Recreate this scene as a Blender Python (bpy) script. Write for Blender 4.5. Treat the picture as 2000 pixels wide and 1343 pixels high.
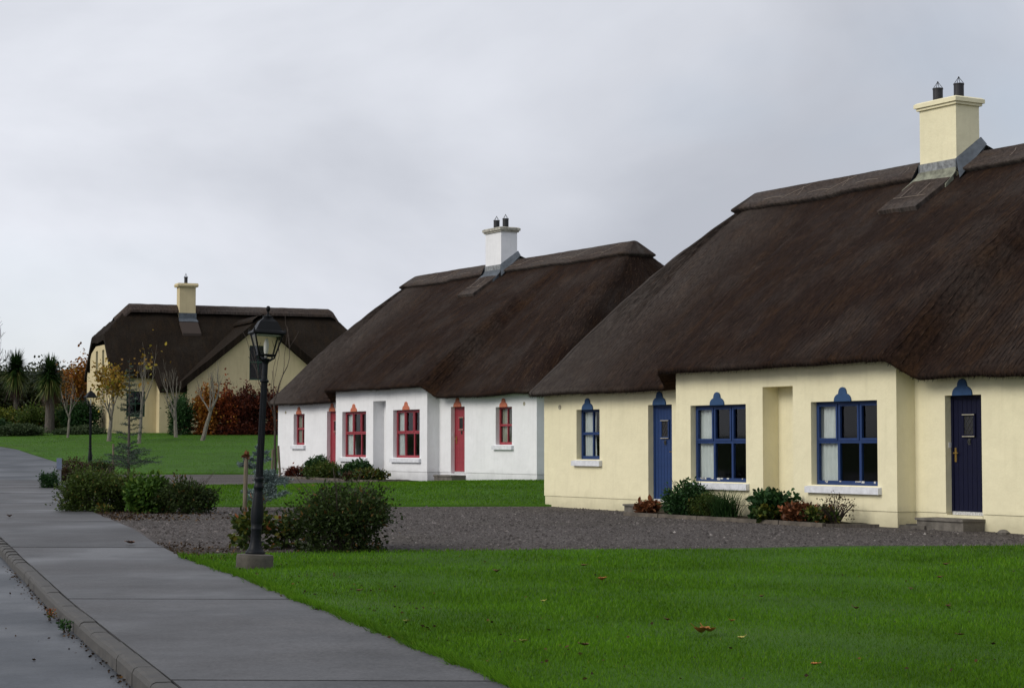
import bpy, math, random
import numpy as np
from mathutils import Vector, noise as mnoise

for o in list(bpy.data.objects):
    bpy.data.objects.remove(o)
SC = bpy.context.scene
COL = SC.collection
R = math.radians

# ------------------------------------------------------------------ camera
cam = bpy.data.cameras.new('camera')
cam.sensor_width = 36.0
cam.lens = 68.4
cam.clip_end = 6000
co = bpy.data.objects.new('camera', cam)
COL.objects.link(co)
co.location = (0, 0, 1.6)
co.rotation_euler = (R(90 + 2.99), 0, 0)
SC.camera = co

# ------------------------------------------------------------------ world, sun, exposure
SUN_EL, SUN_AZ = R(33), R(242)          # compass style: 0 = +Y, clockwise
wd = bpy.data.worlds.new('World')
SC.world = wd
wd.use_nodes = True
nt = wd.node_tree
nt.nodes.clear()
def wn(t, **k):
    n = nt.nodes.new(t)
    for a, b in k.items():
        setattr(n, a, b)
    return n
out = wn('ShaderNodeOutputWorld')
bg = wn('ShaderNodeBackground')
sky = wn('ShaderNodeTexSky')
sky.sky_type = 'NISHITA'
sky.sun_disc = False
sky.sun_elevation = SUN_EL
sky.sun_rotation = SUN_AZ
sky.air_density = 1.0
sky.dust_density = 0.6
tc = wn('ShaderNodeTexCoord')
mp = wn('ShaderNodeMapping')
mp.inputs['Scale'].default_value = (1.0, 1.0, 1.9)
mp.inputs['Location'].default_value = (11.3, 2.7, 1.9)
n1 = wn('ShaderNodeTexNoise')
n1.inputs['Scale'].default_value = 2.4
n1.inputs['Detail'].default_value = 7
n1.inputs['Roughness'].default_value = 0.5
n1.inputs['Distortion'].default_value = 0.35
r1 = wn('ShaderNodeValToRGB')            # cloud brightness
r1.color_ramp.elements[0].position = 0.36
r1.color_ramp.elements[0].color = (3.95, 4.15, 4.65, 1)
r1.color_ramp.elements[1].position = 0.66
r1.color_ramp.elements[1].color = (6.6, 6.8, 7.35, 1)
n2 = wn('ShaderNodeTexNoise')
n2.inputs['Scale'].default_value = 2.2
n2.inputs['Detail'].default_value = 4
n2.inputs['Roughness'].default_value = 0.5
r2 = wn('ShaderNodeValToRGB')            # thin spots where blue comes through
r2.color_ramp.elements[0].position = 0.52
r2.color_ramp.elements[0].color = (0, 0, 0, 1)
r2.color_ramp.elements[1].position = 0.75
r2.color_ramp.elements[1].color = (0.5, 0.5, 0.5, 1)
mx = wn('ShaderNodeMixRGB')
L = nt.links.new
L(tc.outputs['Generated'], mp.inputs['Vector'])
L(mp.outputs['Vector'], n1.inputs['Vector'])
L(mp.outputs['Vector'], n2.inputs['Vector'])
L(n1.outputs['Fac'], r1.inputs['Fac'])
L(n2.outputs['Fac'], r2.inputs['Fac'])
L(r2.outputs['Color'], mx.inputs['Fac'])
L(r1.outputs['Color'], mx.inputs['Color1'])
L(sky.outputs['Color'], mx.inputs['Color2'])
L(mx.outputs['Color'], bg.inputs['Color'])
bg.inputs['Strength'].default_value = 0.1
L(bg.outputs['Background'], out.inputs['Surface'])

sl = bpy.data.lights.new('sun', 'SUN')
sl.energy = 1.5
sl.angle = R(28)
sl.color = (1.0, 0.95, 0.87)
so = bpy.data.objects.new('sun', sl)
COL.objects.link(so)
sd = Vector((math.sin(SUN_AZ) * math.cos(SUN_EL), math.cos(SUN_AZ) * math.cos(SUN_EL), math.sin(SUN_EL)))
so.rotation_euler = sd.to_track_quat('Z', 'Y').to_euler()

SC.view_settings.view_transform = 'Standard'
SC.view_settings.look = 'None'
SC.view_settings.exposure = 0.34
SC.view_settings.gamma = 1.0
SC.view_settings.use_curve_mapping = False
try:
    SC.cycles.use_denoising = True
    SC.cycles.max_bounces = 8
    SC.cycles.transparent_max_bounces = 12
except Exception:
    pass

# ------------------------------------------------------------------ helpers
def tag(o, label=None, cat=None, group=None, kind=None):
    if label: o['label'] = label
    if cat: o['category'] = cat
    if group: o['group'] = group
    if kind: o['kind'] = kind
    return o

def empty(name, loc, rz=0.0, tilt=None):
    o = bpy.data.objects.new(name, None)
    o.empty_display_size = 0.3
    COL.objects.link(o)
    o.location = loc
    o.rotation_euler = (0, 0, rz) if tilt is None else (tilt[0], tilt[1], rz)
    return o

def link(name, me, parent=None, loc=None, rot=None, smooth=False):
    o = bpy.data.objects.new(name, me)
    COL.objects.link(o)
    if parent is not None:
        o.parent = parent
    if loc is not None: o.location = loc
    if rot is not None: o.rotation_euler = rot
    return o

class MB:
    """collects geometry for ONE mesh"""
    def __init__(s):
        s.v, s.f, s.uv = [], [], None
    def quad(s, a, b, c, d):
        i = len(s.v); s.v += [a, b, c, d]; s.f.append((i, i+1, i+2, i+3)); return s
    def poly(s, pts):
        i = len(s.v); s.v += list(pts); s.f.append(tuple(range(i, i+len(pts)))); return s
    def box(s, x0, x1, y0, y1, z0, z1, ch=0.0):
        i = len(s.v)
        c = ch
        s.v += [(x0,y0,z0),(x1,y0,z0),(x1,y1,z0),(x0,y1,z0),
                (x0+c,y0+c,z1),(x1-c,y0+c,z1),(x1-c,y1-c,z1),(x0+c,y1-c,z1)]
        s.f += [(i,i+3,i+2,i+1),(i+4,i+5,i+6,i+7),(i,i+1,i+5,i+4),(i+1,i+2,i+6,i+5),(i+2,i+3,i+7,i+6),(i+3,i,i+4,i+7)]
        return s
    def tube(s, pts, rads, n=6, cap=True):
        pts = [Vector(p) for p in pts]
        if not hasattr(rads, '__len__'): rads = [rads]*len(pts)
        base = len(s.v)
        up = Vector((0.13, 0.29, 0.95))
        for k, p in enumerate(pts):
            d = (pts[min(k+1, len(pts)-1)] - pts[max(k-1, 0)])
            if d.length < 1e-9: d = Vector((0,0,1))
            d.normalize()
            a = d.cross(up)
            if a.length < 0.05: a = d.cross(Vector((1,0,0)))
            a.normalize(); b = d.cross(a)
            for j in range(n):
                t = 2*math.pi*j/n
                q = p + (a*math.cos(t) + b*math.sin(t))*rads[k]
                s.v.append((q.x, q.y, q.z))
        for k in range(len(pts)-1):
            for j in range(n):
                s.f.append((base+k*n+j, base+k*n+(j+1)%n, base+(k+1)*n+(j+1)%n, base+(k+1)*n+j))
        if cap:
            s.f.append(tuple(base+j for j in range(n))[::-1])
            s.f.append(tuple(base+(len(pts)-1)*n+j for j in range(n)))
        return s
    def lathe(s, prof, n=20, cx=0, cy=0):
        base = len(s.v)
        for (r, z) in prof:
            for j in range(n):
                t = 2*math.pi*j/n
                s.v.append((cx+r*math.cos(t), cy+r*math.sin(t), z))
        for k in range(len(prof)-1):
            for j in range(n):
                s.f.append((base+k*n+j, base+k*n+(j+1)%n, base+(k+1)*n+(j+1)%n, base+(k+1)*n+j))
        s.f.append(tuple(base+j for j in range(n))[::-1])
        s.f.append(tuple(base+(len(prof)-1)*n+j for j in range(n)))
        return s
    def mesh(s, name, mat, smooth=False):
        me = bpy.data.meshes.new(name)
        me.from_pydata([tuple(v) for v in s.v], [], s.f)
        if s.uv is not None:
            ul = me.uv_layers.new(name='UVMap')
            idx = np.empty(len(me.loops), dtype=np.int32)
            me.loops.foreach_get('vertex_index', idx)
            ul.data.foreach_set('uv', np.asarray(s.uv, dtype=np.float32)[idx].ravel())
        if mat: me.materials.append(mat)
        if smooth:
            me.polygons.foreach_set('use_smooth', np.ones(len(me.polygons), dtype=bool))
        me.update()
        return me
    def build(s, name, mat, parent=None, loc=None, rot=None, smooth=False):
        return link(name, s.mesh(name, mat, smooth), parent, loc, rot)

def np_mesh(name, V, Fq, mat, tint=None, smooth=False):
    """V (n,3), Fq (m,k) same-size polygons, tint per face"""
    me = bpy.data.meshes.new(name)
    V = np.ascontiguousarray(V, dtype=np.float32); Fq = np.ascontiguousarray(Fq, dtype=np.int32)
    m, k = Fq.shape
    me.vertices.add(len(V)); me.vertices.foreach_set('co', V.ravel())
    me.loops.add(m*k); me.loops.foreach_set('vertex_index', Fq.ravel())
    me.polygons.add(m)
    me.polygons.foreach_set('loop_start', np.arange(0, m*k, k, dtype=np.int32))
    me.polygons.foreach_set('loop_total', np.full(m, k, dtype=np.int32))
    if smooth: me.polygons.foreach_set('use_smooth', np.ones(m, dtype=bool))
    if tint is not None:
        a = me.attributes.new('tint', 'FLOAT', 'FACE')
        a.data.foreach_set('value', np.ascontiguousarray(tint, dtype=np.float32))
    if mat: me.materials.append(mat)
    me.update(calc_edges=True)
    return me

# ------------------------------------------------------------------ materials
def new_mat(name):
    m = bpy.data.materials.new(name); m.use_nodes = True
    t = m.node_tree
    b = t.nodes['Principled BSDF']
    return m, t, b

def ramp(t, cols):
    r = t.nodes.new('ShaderNodeValToRGB')
    e = r.color_ramp.elements
    while len(e) < len(cols): e.new(0.5)
    for i, (p, c) in enumerate(cols):
        e[i].position = p; e[i].color = (c[0], c[1], c[2], 1)
    return r

def plain(name, c, rough=0.6, var=0.12, scale=6.0, bump=0.0, bscale=60.0, metallic=0.0, spec=0.4, stretch=(1,1,1), rvar=0.0):
    m, t, b = new_mat(name)
    tcn = t.nodes.new('ShaderNodeTexCoord')
    mpn = t.nodes.new('ShaderNodeMapping'); mpn.inputs['Scale'].default_value = stretch
    t.links.new(tcn.outputs['Object'], mpn.inputs['Vector'])
    n = t.nodes.new('ShaderNodeTexNoise'); n.inputs['Scale'].default_value = scale; n.inputs['Detail'].default_value = 6
    n.inputs['Roughness'].default_value = 0.62
    t.links.new(mpn.outputs['Vector'], n.inputs['Vector'])
    lo = tuple(max(0, x*(1-var*1.6)) for x in c); hi = tuple(min(1, x*(1+var)) for x in c)
    r = ramp(t, [(0.3, lo), (0.7, hi)])
    t.links.new(n.outputs['Fac'], r.inputs['Fac'])
    t.links.new(r.outputs['Color'], b.inputs['Base Color'])
    b.inputs['Roughness'].default_value = rough
    b.inputs['Metallic'].default_value = metallic
    b.inputs['Specular IOR Level'].default_value = spec
    if rvar:
        mr = t.nodes.new('ShaderNodeMapRange')
        mr.inputs['From Min'].default_value = 0.3; mr.inputs['From Max'].default_value = 0.7
        mr.inputs['To Min'].default_value = max(0.05, rough-rvar); mr.inputs['To Max'].default_value = min(1, rough+rvar)
        t.links.new(n.outputs['Fac'], mr.inputs['Value']); t.links.new(mr.outputs['Result'], b.inputs['Roughness'])
    if bump:
        n2 = t.nodes.new('ShaderNodeTexNoise'); n2.inputs['Scale'].default_value = bscale; n2.inputs['Detail'].default_value = 4
        t.links.new(mpn.outputs['Vector'], n2.inputs['Vector'])
        bp = t.nodes.new('ShaderNodeBump'); bp.inputs['Strength'].default_value = 0.6; bp.inputs['Distance'].default_value = bump
        t.links.new(n2.outputs['Fac'], bp.inputs['Height']); t.links.new(bp.outputs['Normal'], b.inputs['Normal'])
    return m

def plaster(name, c, dirt, dirt_amt=0.5):
    """rough render with faint vertical weather streaks and blotches"""
    m, t, b = new_mat(name)
    Lk = t.links.new
    tcn = t.nodes.new('ShaderNodeTexCoord')
    n = t.nodes.new('ShaderNodeTexNoise'); n.inputs['Scale'].default_value = 1.3; n.inputs['Detail'].default_value = 8; n.inputs['Roughness'].default_value = 0.65
    Lk(tcn.outputs['Object'], n.inputs['Vector'])
    mpn = t.nodes.new('ShaderNodeMapping'); mpn.inputs['Scale'].default_value = (5.0, 5.0, 0.5)
    Lk(tcn.outputs['Object'], mpn.inputs['Vector'])
    s = t.nodes.new('ShaderNodeTexNoise'); s.inputs['Scale'].default_value = 1.6; s.inputs['Detail'].default_value = 7; s.inputs['Roughness'].default_value = 0.6
    Lk(mpn.outputs['Vector'], s.inputs['Vector'])
    r = ramp(t, [(0.35, tuple(x*0.93 for x in c)), (0.65, c)])
    Lk(n.outputs['Fac'], r.inputs['Fac'])
    r2 = ramp(t, [(0.50, (0, 0, 0)), (0.80, (dirt_amt,)*3)])
    Lk(s.outputs['Fac'], r2.inputs['Fac'])
    mxn = t.nodes.new('ShaderNodeMixRGB'); mxn.inputs['Color2'].default_value = (*dirt, 1)
    Lk(r2.outputs['Color'], mxn.inputs['Fac']); Lk(r.outputs['Color'], mxn.inputs['Color1'])
    # splash dirt close to the ground, broken up by noise
    sep = t.nodes.new('ShaderNodeSeparateXYZ'); Lk(tcn.outputs['Object'], sep.inputs['Vector'])
    ad = t.nodes.new('ShaderNodeMath'); ad.operation = 'MULTIPLY_ADD'; ad.inputs[1].default_value = 0.9; ad.inputs[2].default_value = -0.42
    Lk(n.outputs['Fac'], ad.inputs[0])
    sm = t.nodes.new('ShaderNodeMath'); sm.operation = 'SUBTRACT'; Lk(sep.outputs['Z'], sm.inputs[0]); Lk(ad.outputs[0], sm.inputs[1])
    mr = t.nodes.new('ShaderNodeMapRange'); mr.inputs['From Min'].default_value = -0.32; mr.inputs['From Max'].default_value = 0.05
    mr.inputs['To Min'].default_value = 0.52; mr.inputs['To Max'].default_value = 0.0
    Lk(sm.outputs[0], mr.inputs['Value'])
    mx2 = t.nodes.new('ShaderNodeMixRGB'); mx2.inputs['Color2'].default_value = (*[x*0.62 for x in dirt], 1)
    Lk(mr.outputs['Result'], mx2.inputs['Fac']); Lk(mxn.outputs['Color'], mx2.inputs['Color1'])
    Lk(mx2.outputs['Color'], b.inputs['Base Color'])
    b.inputs['Roughness'].default_value = 0.9; b.inputs['Specular IOR Level'].default_value = 0.2
    n3 = t.nodes.new('ShaderNodeTexNoise'); n3.inputs['Scale'].default_value = 26; n3.inputs['Detail'].default_value = 5
    n4 = t.nodes.new('ShaderNodeTexNoise'); n4.inputs['Scale'].default_value = 3.5; n4.inputs['Detail'].default_value = 3
    Lk(tcn.outputs['Object'], n3.inputs['Vector']); Lk(tcn.outputs['Object'], n4.inputs['Vector'])
    b1 = t.nodes.new('ShaderNodeBump'); b1.inputs['Strength'].default_value = 0.5; b1.inputs['Distance'].default_value = 0.006
    b2 = t.nodes.new('ShaderNodeBump'); b2.inputs['Strength'].default_value = 0.5; b2.inputs['Distance'].default_value = 0.035
    Lk(n3.outputs['Fac'], b1.inputs['Height']); Lk(n4.outputs['Fac'], b2.inputs['Height'])
    Lk(b1.outputs['Normal'], b2.inputs['Normal']); Lk(b2.outputs['Normal'], b.inputs['Normal'])
    return m

def thatch(name, dark, mid, rust, grey, greyamt=0.5, hipgrey=0.0):
    m, t, b = new_mat(name)
    Lk = t.links.new
    uv = t.nodes.new('ShaderNodeTexCoord')
    def nz(scale, det, sx, sy, rough=0.6, src='UV'):
        mpn = t.nodes.new('ShaderNodeMapping'); mpn.inputs['Scale'].default_value = (sx, sy, 1)
        Lk(uv.outputs[src], mpn.inputs['Vector'])
        n = t.nodes.new('ShaderNodeTexNoise'); n.inputs['Scale'].default_value = scale; n.inputs['Detail'].default_value = det
        n.inputs['Roughness'].default_value = rough
        Lk(mpn.outputs['Vector'], n.inputs['Vector']); return n
    straw = nz(1, 5, 34, 3.2, 0.7)
    streak = nz(1, 6, 3.2, 0.9, 0.65)
    blot = nz(0.45, 5, 1, 1, 0.6)
    r = ramp(t, [(0.25, dark), (0.55, mid), (0.85, tuple(x*1.8 for x in mid))])
    Lk(straw.outputs['Fac'], r.inputs['Fac'])
    rr = ramp(t, [(0.47, (0, 0, 0)), (0.72, (0.8,)*3)])
    Lk(streak.outputs['Fac'], rr.inputs['Fac'])
    m1 = t.nodes.new('ShaderNodeMixRGB'); m1.inputs['Color2'].default_value = (*rust, 1)
    Lk(rr.outputs['Color'], m1.inputs['Fac']); Lk(r.outputs['Color'], m1.inputs['Color1'])
    rg = ramp(t, [(0.47, (0, 0, 0)), (0.70, (greyamt,)*3)])
    Lk(blot.outputs['Fac'], rg.inputs['Fac'])
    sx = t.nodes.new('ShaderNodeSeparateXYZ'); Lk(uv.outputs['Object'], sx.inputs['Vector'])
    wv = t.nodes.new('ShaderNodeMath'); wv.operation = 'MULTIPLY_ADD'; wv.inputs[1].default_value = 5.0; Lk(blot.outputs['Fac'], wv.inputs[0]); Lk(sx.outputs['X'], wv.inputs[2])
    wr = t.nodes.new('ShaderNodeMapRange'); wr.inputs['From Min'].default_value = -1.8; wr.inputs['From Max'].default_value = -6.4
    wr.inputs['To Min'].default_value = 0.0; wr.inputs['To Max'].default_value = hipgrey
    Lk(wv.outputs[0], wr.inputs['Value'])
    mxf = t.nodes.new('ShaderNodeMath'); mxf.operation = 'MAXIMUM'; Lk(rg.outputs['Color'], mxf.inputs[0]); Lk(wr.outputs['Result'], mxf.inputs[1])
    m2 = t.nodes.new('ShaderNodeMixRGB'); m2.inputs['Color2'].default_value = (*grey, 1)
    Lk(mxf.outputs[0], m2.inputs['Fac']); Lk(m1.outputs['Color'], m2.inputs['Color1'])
    fine = nz(1, 4, 26, 9, 0.8)
    fr = ramp(t, [(0.32, (0.42,)*3), (0.70, (1.6,)*3)])
    Lk(fine.outputs['Fac'], fr.inputs['Fac'])
    m3 = t.nodes.new('ShaderNodeMixRGB'); m3.blend_type = 'MULTIPLY'; m3.inputs['Fac'].default_value = 1
    Lk(m2.outputs['Color'], m3.inputs['Color1']); Lk(fr.outputs['Color'], m3.inputs['Color2'])
    Lk(m3.outputs['Color'], b.inputs['Base Color'])
    b.inputs['Roughness'].default_value = 0.9; b.inputs['Specular IOR Level'].default_value = 0.06
    b.inputs['Sheen Weight'].default_value = 0.025; b.inputs['Sheen Roughness'].default_value = 0.5; b.inputs['Sheen Tint'].default_value = (0.62, 0.56, 0.53, 1)
    b1 = t.nodes.new('ShaderNodeBump'); b1.inputs['Strength'].default_value = 1.0; b1.inputs['Distance'].default_value = 0.03
    b2 = t.nodes.new('ShaderNodeBump'); b2.inputs['Strength'].default_value = 0.8; b2.inputs['Distance'].default_value = 0.06
    b3 = t.nodes.new('ShaderNodeBump'); b3.inputs['Strength'].default_value = 0.8; b3.inputs['Distance'].default_value = 0.012
    Lk(straw.outputs['Fac'], b1.inputs['Height']); Lk(streak.outputs['Fac'], b2.inputs['Height']); Lk(fine.outputs['Fac'], b3.inputs['Height'])
    Lk(b3.outputs['Normal'], b1.inputs['Normal']); Lk(b1.outputs['Normal'], b2.inputs['Normal']); Lk(b2.outputs['Normal'], b.inputs['Normal'])
    return m

def leafmat(name, cols, trans=0.25, rough=0.5, patch=None):
    """per-leaf colour from the 'tint' attribute"""
    m, t, b = new_mat(name)
    Lk = t.links.new
    at = t.nodes.new('ShaderNodeAttribute'); at.attribute_name = 'tint'
    r = ramp(t, cols)
    Lk(at.outputs['Fac'], r.inputs['Fac'])
    src = r.outputs['Color']
    if patch:
        tcn = t.nodes.new('ShaderNodeTexCoord')
        n = t.nodes.new('ShaderNodeTexNoise'); n.inputs['Scale'].default_value = patch[0]; n.inputs['Detail'].default_value = 4
        Lk(tcn.outputs['Object'], n.inputs['Vector'])
        rp = ramp(t, [(0.35, (patch[1],)*3), (0.65, (patch[2],)*3)])
        Lk(n.outputs['Fac'], rp.inputs['Fac'])
        mm = t.nodes.new('ShaderNodeMixRGB'); mm.blend_type = 'MULTIPLY'; mm.inputs['Fac'].default_value = 1
        Lk(src, mm.inputs['Color1']); Lk(rp.outputs['Color'], mm.inputs['Color2'])
        src = mm.outputs['Color']
    Lk(src, b.inputs['Base Color'])
    b.inputs['Roughness'].default_value = rough; b.inputs['Specular IOR Level'].default_value = 0.15
    tr = t.nodes.new('ShaderNodeBsdfTranslucent'); Lk(src, tr.inputs['Color'])
    mxs = t.nodes.new('ShaderNodeMixShader'); mxs.inputs['Fac'].default_value = trans
    o = t.nodes['Material Output']
    Lk(b.outputs['BSDF'], mxs.inputs[1]); Lk(tr.outputs['BSDF'], mxs.inputs[2]); Lk(mxs.outputs['Shader'], o.inputs['Surface'])
    return m

def glassmat(name, tint=(0.75, 0.78, 0.78), ior=1.45):
    m = bpy.data.materials.new(name); m.use_nodes = True
    t = m.node_tree; t.nodes.clear()
    o = t.nodes.new('ShaderNodeOutputMaterial'); f = t.nodes.new('ShaderNodeFresnel'); f.inputs['IOR'].default_value = ior
    tr = t.nodes.new('ShaderNodeBsdfTransparent'); tr.inputs['Color'].default_value = (*tint, 1)
    g = t.nodes.new('ShaderNodeBsdfGlossy'); g.inputs['Roughness'].default_value = 0.03
    mxs = t.nodes.new('ShaderNodeMixShader')
    # straight-through pane: only the entry face reflects (the exit face would otherwise count as total internal reflection)
    ge = t.nodes.new('ShaderNodeNewGeometry'); iv = t.nodes.new('ShaderNodeMath'); iv.operation = 'SUBTRACT'; iv.inputs[0].default_value = 1.0
    ml = t.nodes.new('ShaderNodeMath'); ml.operation = 'MULTIPLY'
    t.links.new(ge.outputs['Backfacing'], iv.inputs[1]); t.links.new(f.outputs['Fac'], ml.inputs[0]); t.links.new(iv.outputs[0], ml.inputs[1])
    t.links.new(ml.outputs[0], mxs.inputs['Fac']); t.links.new(tr.outputs[0], mxs.inputs[1]); t.links.new(g.outputs[0], mxs.inputs[2])
    t.links.new(mxs.outputs[0], o.inputs['Surface'])
    return m

def paved(name, c1, c2, wet, rough_lo, rough_hi, dirt=(0.05, 0.055, 0.04)):
    """brushed concrete, partly wet"""
    m, t, b = new_mat(name)
    Lk = t.links.new
    g = t.nodes.new('ShaderNodeNewGeometry')
    def nz(sc, det, st=(1,1,1), rot=0.0):
        mpn = t.nodes.new('ShaderNodeMapping'); mpn.inputs['Scale'].default_value = st; mpn.inputs['Rotation'].default_value = (0, 0, rot)
        Lk(g.outputs['Position'], mpn.inputs['Vector'])
        n = t.nodes.new('ShaderNodeTexNoise'); n.inputs['Scale'].default_value = sc; n.inputs['Detail'].default_value = det; n.inputs['Roughness'].default_value = 0.6
        Lk(mpn.outputs['Vector'], n.inputs['Vector']); return n
    big = nz(0.8, 7, (1, 1, 1)); brush = nz(1.0, 4, (7.0, 46, 1), R(-6)); speck = nz(38, 4)
    wetn = nz(0.42, 6, (0.8, 0.8, 1), R(15))
    r = ramp(t, [(0.3, c1), (0.7, c2)]); Lk(big.outputs['Fac'], r.inputs['Fac'])
    r2 = ramp(t, [(0.25, (0.88,)*3), (0.75, (1.10,)*3)]); Lk(brush.outputs['Fac'], r2.inputs['Fac'])
    r3 = ramp(t, [(0.3, (0.48,)*3), (0.75, (1.5,)*3)]); Lk(speck.outputs['Fac'], r3.inputs['Fac'])
    a = t.nodes.new('ShaderNodeMixRGB'); a.blend_type = 'MULTIPLY'; a.inputs['Fac'].default_value = 1
    c = t.nodes.new('ShaderNodeMixRGB'); c.blend_type = 'MULTIPLY'; c.inputs['Fac'].default_value = 1
    Lk(r.outputs['Color'], a.inputs['Color1']); Lk(r2.outputs['Color'], a.inputs['Color2'])
    Lk(a.outputs['Color'], c.inputs['Color1']); Lk(r3.outputs['Color'], c.inputs['Color2'])
    rw = ramp(t, [(0.34, (0, 0, 0)), (0.66, (1, 1, 1))]); Lk(wetn.outputs['Fac'], rw.inputs['Fac'])
    w = t.nodes.new('ShaderNodeMixRGB'); w.blend_type = 'MULTIPLY'; w.inputs['Color2'].default_value = (wet, wet, wet, 1)
    Lk(rw.outputs['Color'], w.inputs['Fac']); Lk(c.outputs['Color'], w.inputs['Color1'])
    oi = t.nodes.new('ShaderNodeObjectInfo'); ro = ramp(t, [(0, (0.74,)*3), (1, (1.25,)*3)]); Lk(oi.outputs['Random'], ro.inputs['Fac'])
    w2 = t.nodes.new('ShaderNodeMixRGB'); w2.blend_type = 'MULTIPLY'; w2.inputs['Fac'].default_value = 1
    Lk(w.outputs['Color'], w2.inputs['Color1']); Lk(ro.outputs['Color'], w2.inputs['Color2'])
    Lk(w2.outputs['Color'], b.inputs['Base Color'])
    mr = t.nodes.new('ShaderNodeMapRange'); mr.inputs['To Min'].default_value = rough_hi; mr.inputs['To Max'].default_value = rough_lo
    Lk(rw.outputs['Color'], mr.inputs['Value']); Lk(mr.outputs['Result'], b.inputs['Roughness'])
    b.inputs['Specular IOR Level'].default_value = 0.5
    b1 = t.nodes.new('ShaderNodeBump'); b1.inputs['Strength'].default_value = 0.22; b1.inputs['Distance'].default_value = 0.003
    b2 = t.nodes.new('ShaderNodeBump'); b2.inputs['Strength'].default_value = 0.5; b2.inputs['Distance'].default_value = 0.006
    Lk(brush.outputs['Fac'], b1.inputs['Height']); Lk(speck.outputs['Fac'], b2.inputs['Height'])
    Lk(b1.outputs['Normal'], b2.inputs['Normal']); Lk(b2.outputs['Normal'], b.inputs['Normal'])
    return m

def groundmat(name, cols, scale, fine, bump, rough=0.95, patch=None):
    m, t, b = new_mat(name)
    Lk = t.links.new
    g = t.nodes.new('ShaderNodeNewGeometry')
    def nz(sc, det, rg=0.6):
        n = t.nodes.new('ShaderNodeTexNoise'); n.inputs['Scale'].default_value = sc; n.inputs['Detail'].default_value = det; n.inputs['Roughness'].default_value = rg
        Lk(g.outputs['Position'], n.inputs['Vector']); return n
    a = nz(scale, 6); f = nz(fine, 4, 0.75)
    r = ramp(t, cols); Lk(f.outputs['Fac'], r.inputs['Fac'])
    r2 = ramp(t, [(0.3, (0.72,)*3), (0.7, (1.25,)*3)]); Lk(a.outputs['Fac'], r2.inputs['Fac'])
    mm = t.nodes.new('ShaderNodeMixRGB'); mm.blend_type = 'MULTIPLY'; mm.inputs['Fac'].default_value = 1
    Lk(r.outputs['Color'], mm.inputs['Color1']); Lk(r2.outputs['Color'], mm.inputs['Color2'])
    src = mm.outputs['Color']
    if patch:
        pn = nz(patch[0], 5); rp = ramp(t, [(patch[2], (0, 0, 0)), (patch[3], (patch[4],)*3)]); Lk(pn.outputs['Fac'], rp.inputs['Fac'])
        mp2 = t.nodes.new('ShaderNodeMixRGB'); mp2.inputs['Color2'].default_value = (*patch[1], 1)
        Lk(rp.outputs['Color'], mp2.inputs['Fac']); Lk(src, mp2.inputs['Color1']); src = mp2.outputs['Color']
    Lk(src, b.inputs['Base Color'])
    b.inputs['Roughness'].default_value = rough; b.inputs['Specular IOR Level'].default_value = 0.25
    bp = t.nodes.new('ShaderNodeBump'); bp.inputs['Strength'].default_value = 0.8; bp.inputs['Distance'].default_value = bump
    Lk(f.outputs['Fac'], bp.inputs['Height']); Lk(bp.outputs['Normal'], b.inputs['Normal'])
    return m

MAT = {}
MAT['yellow'] = plaster('yellow_render', (0.825, 0.76, 0.52), (0.56, 0.51, 0.33), 0.28)
MAT['white'] = plaster('white_render', (0.83, 0.83, 0.84), (0.56, 0.57, 0.57), 0.26)
MAT['cream'] = plaster('cream_render', (0.62, 0.52, 0.315), (0.42, 0.34, 0.20), 0.45)
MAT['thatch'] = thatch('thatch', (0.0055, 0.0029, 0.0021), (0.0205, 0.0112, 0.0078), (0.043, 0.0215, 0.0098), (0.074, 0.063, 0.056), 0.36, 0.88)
MAT['thatch_old'] = thatch('thatch_old', (0.005, 0.0036, 0.0026), (0.0165, 0.0118, 0.0082), (0.026, 0.0165, 0.009), (0.034, 0.028, 0.022), 0.4)
MAT['cap'] = thatch('thatch_ridge', (0.014, 0.011, 0.010), (0.058, 0.045, 0.039), (0.072, 0.049, 0.034), (0.105, 0.095, 0.088), 0.7)
MAT['spar'] = plain('hazel_spar', (0.20, 0.16, 0.13), 0.8)
MAT['straw'] = leafmat('straw', [(0, (0.006, 0.003, 0.0025)), (0.6, (0.026, 0.014, 0.009)), (1, (0.095, 0.062, 0.042))], 0.0, 0.9)
MAT['blue'] = plain('blue_paint', (0.009, 0.034, 0.125), 0.6, 0.10, 9, 0.002, 40)
MAT['navy'] = plain('navy_paint', (0.003, 0.004, 0.022), 0.6, 0.10, 9, 0.002, 40, spec=0.2)
MAT['orn_blue'] = plain('ornament_blue_paint', (0.026, 0.070, 0.165), 0.8, 0.10, 9)
MAT['red'] = plain('red_paint', (0.31, 0.036, 0.050), 0.5, 0.10, 9, 0.002, 40)
MAT['orn_red'] = plain('ornament_coral_paint', (0.52, 0.155, 0.085), 0.7, 0.12, 9)
MAT['green'] = plain('green_paint', (0.012, 0.060, 0.035), 0.45, 0.1)
MAT['sill'] = plain('white_sill', (0.70, 0.71, 0.74), 0.8, 0.12, 6, 0.002, 40)
MAT['glass'] = glassmat('window_glass', (0.90, 0.92, 0.91), 1.42)
MAT['lampglass'] = glassmat('lantern_glass', (0.86, 0.86, 0.82))
MAT['curtain'] = plain('curtain', (0.66, 0.68, 0.68), 0.9, 0.06, 6)
MAT['curtain_w'] = plain('curtain_taupe', (0.34, 0.33, 0.27), 0.9, 0.06, 6)
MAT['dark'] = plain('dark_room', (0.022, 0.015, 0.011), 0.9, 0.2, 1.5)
MAT['concrete'] = plain('concrete', (0.085, 0.075, 0.062), 0.9, 0.30, 5, 0.006, 30)
MAT['step'] = plain('stone_step', (0.15, 0.135, 0.115), 0.9, 0.30, 5, 0.004, 30)
MAT['lead'] = plain('lead', (0.085, 0.100, 0.118), 0.6, 0.25, 5, 0.004, 14)
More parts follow.
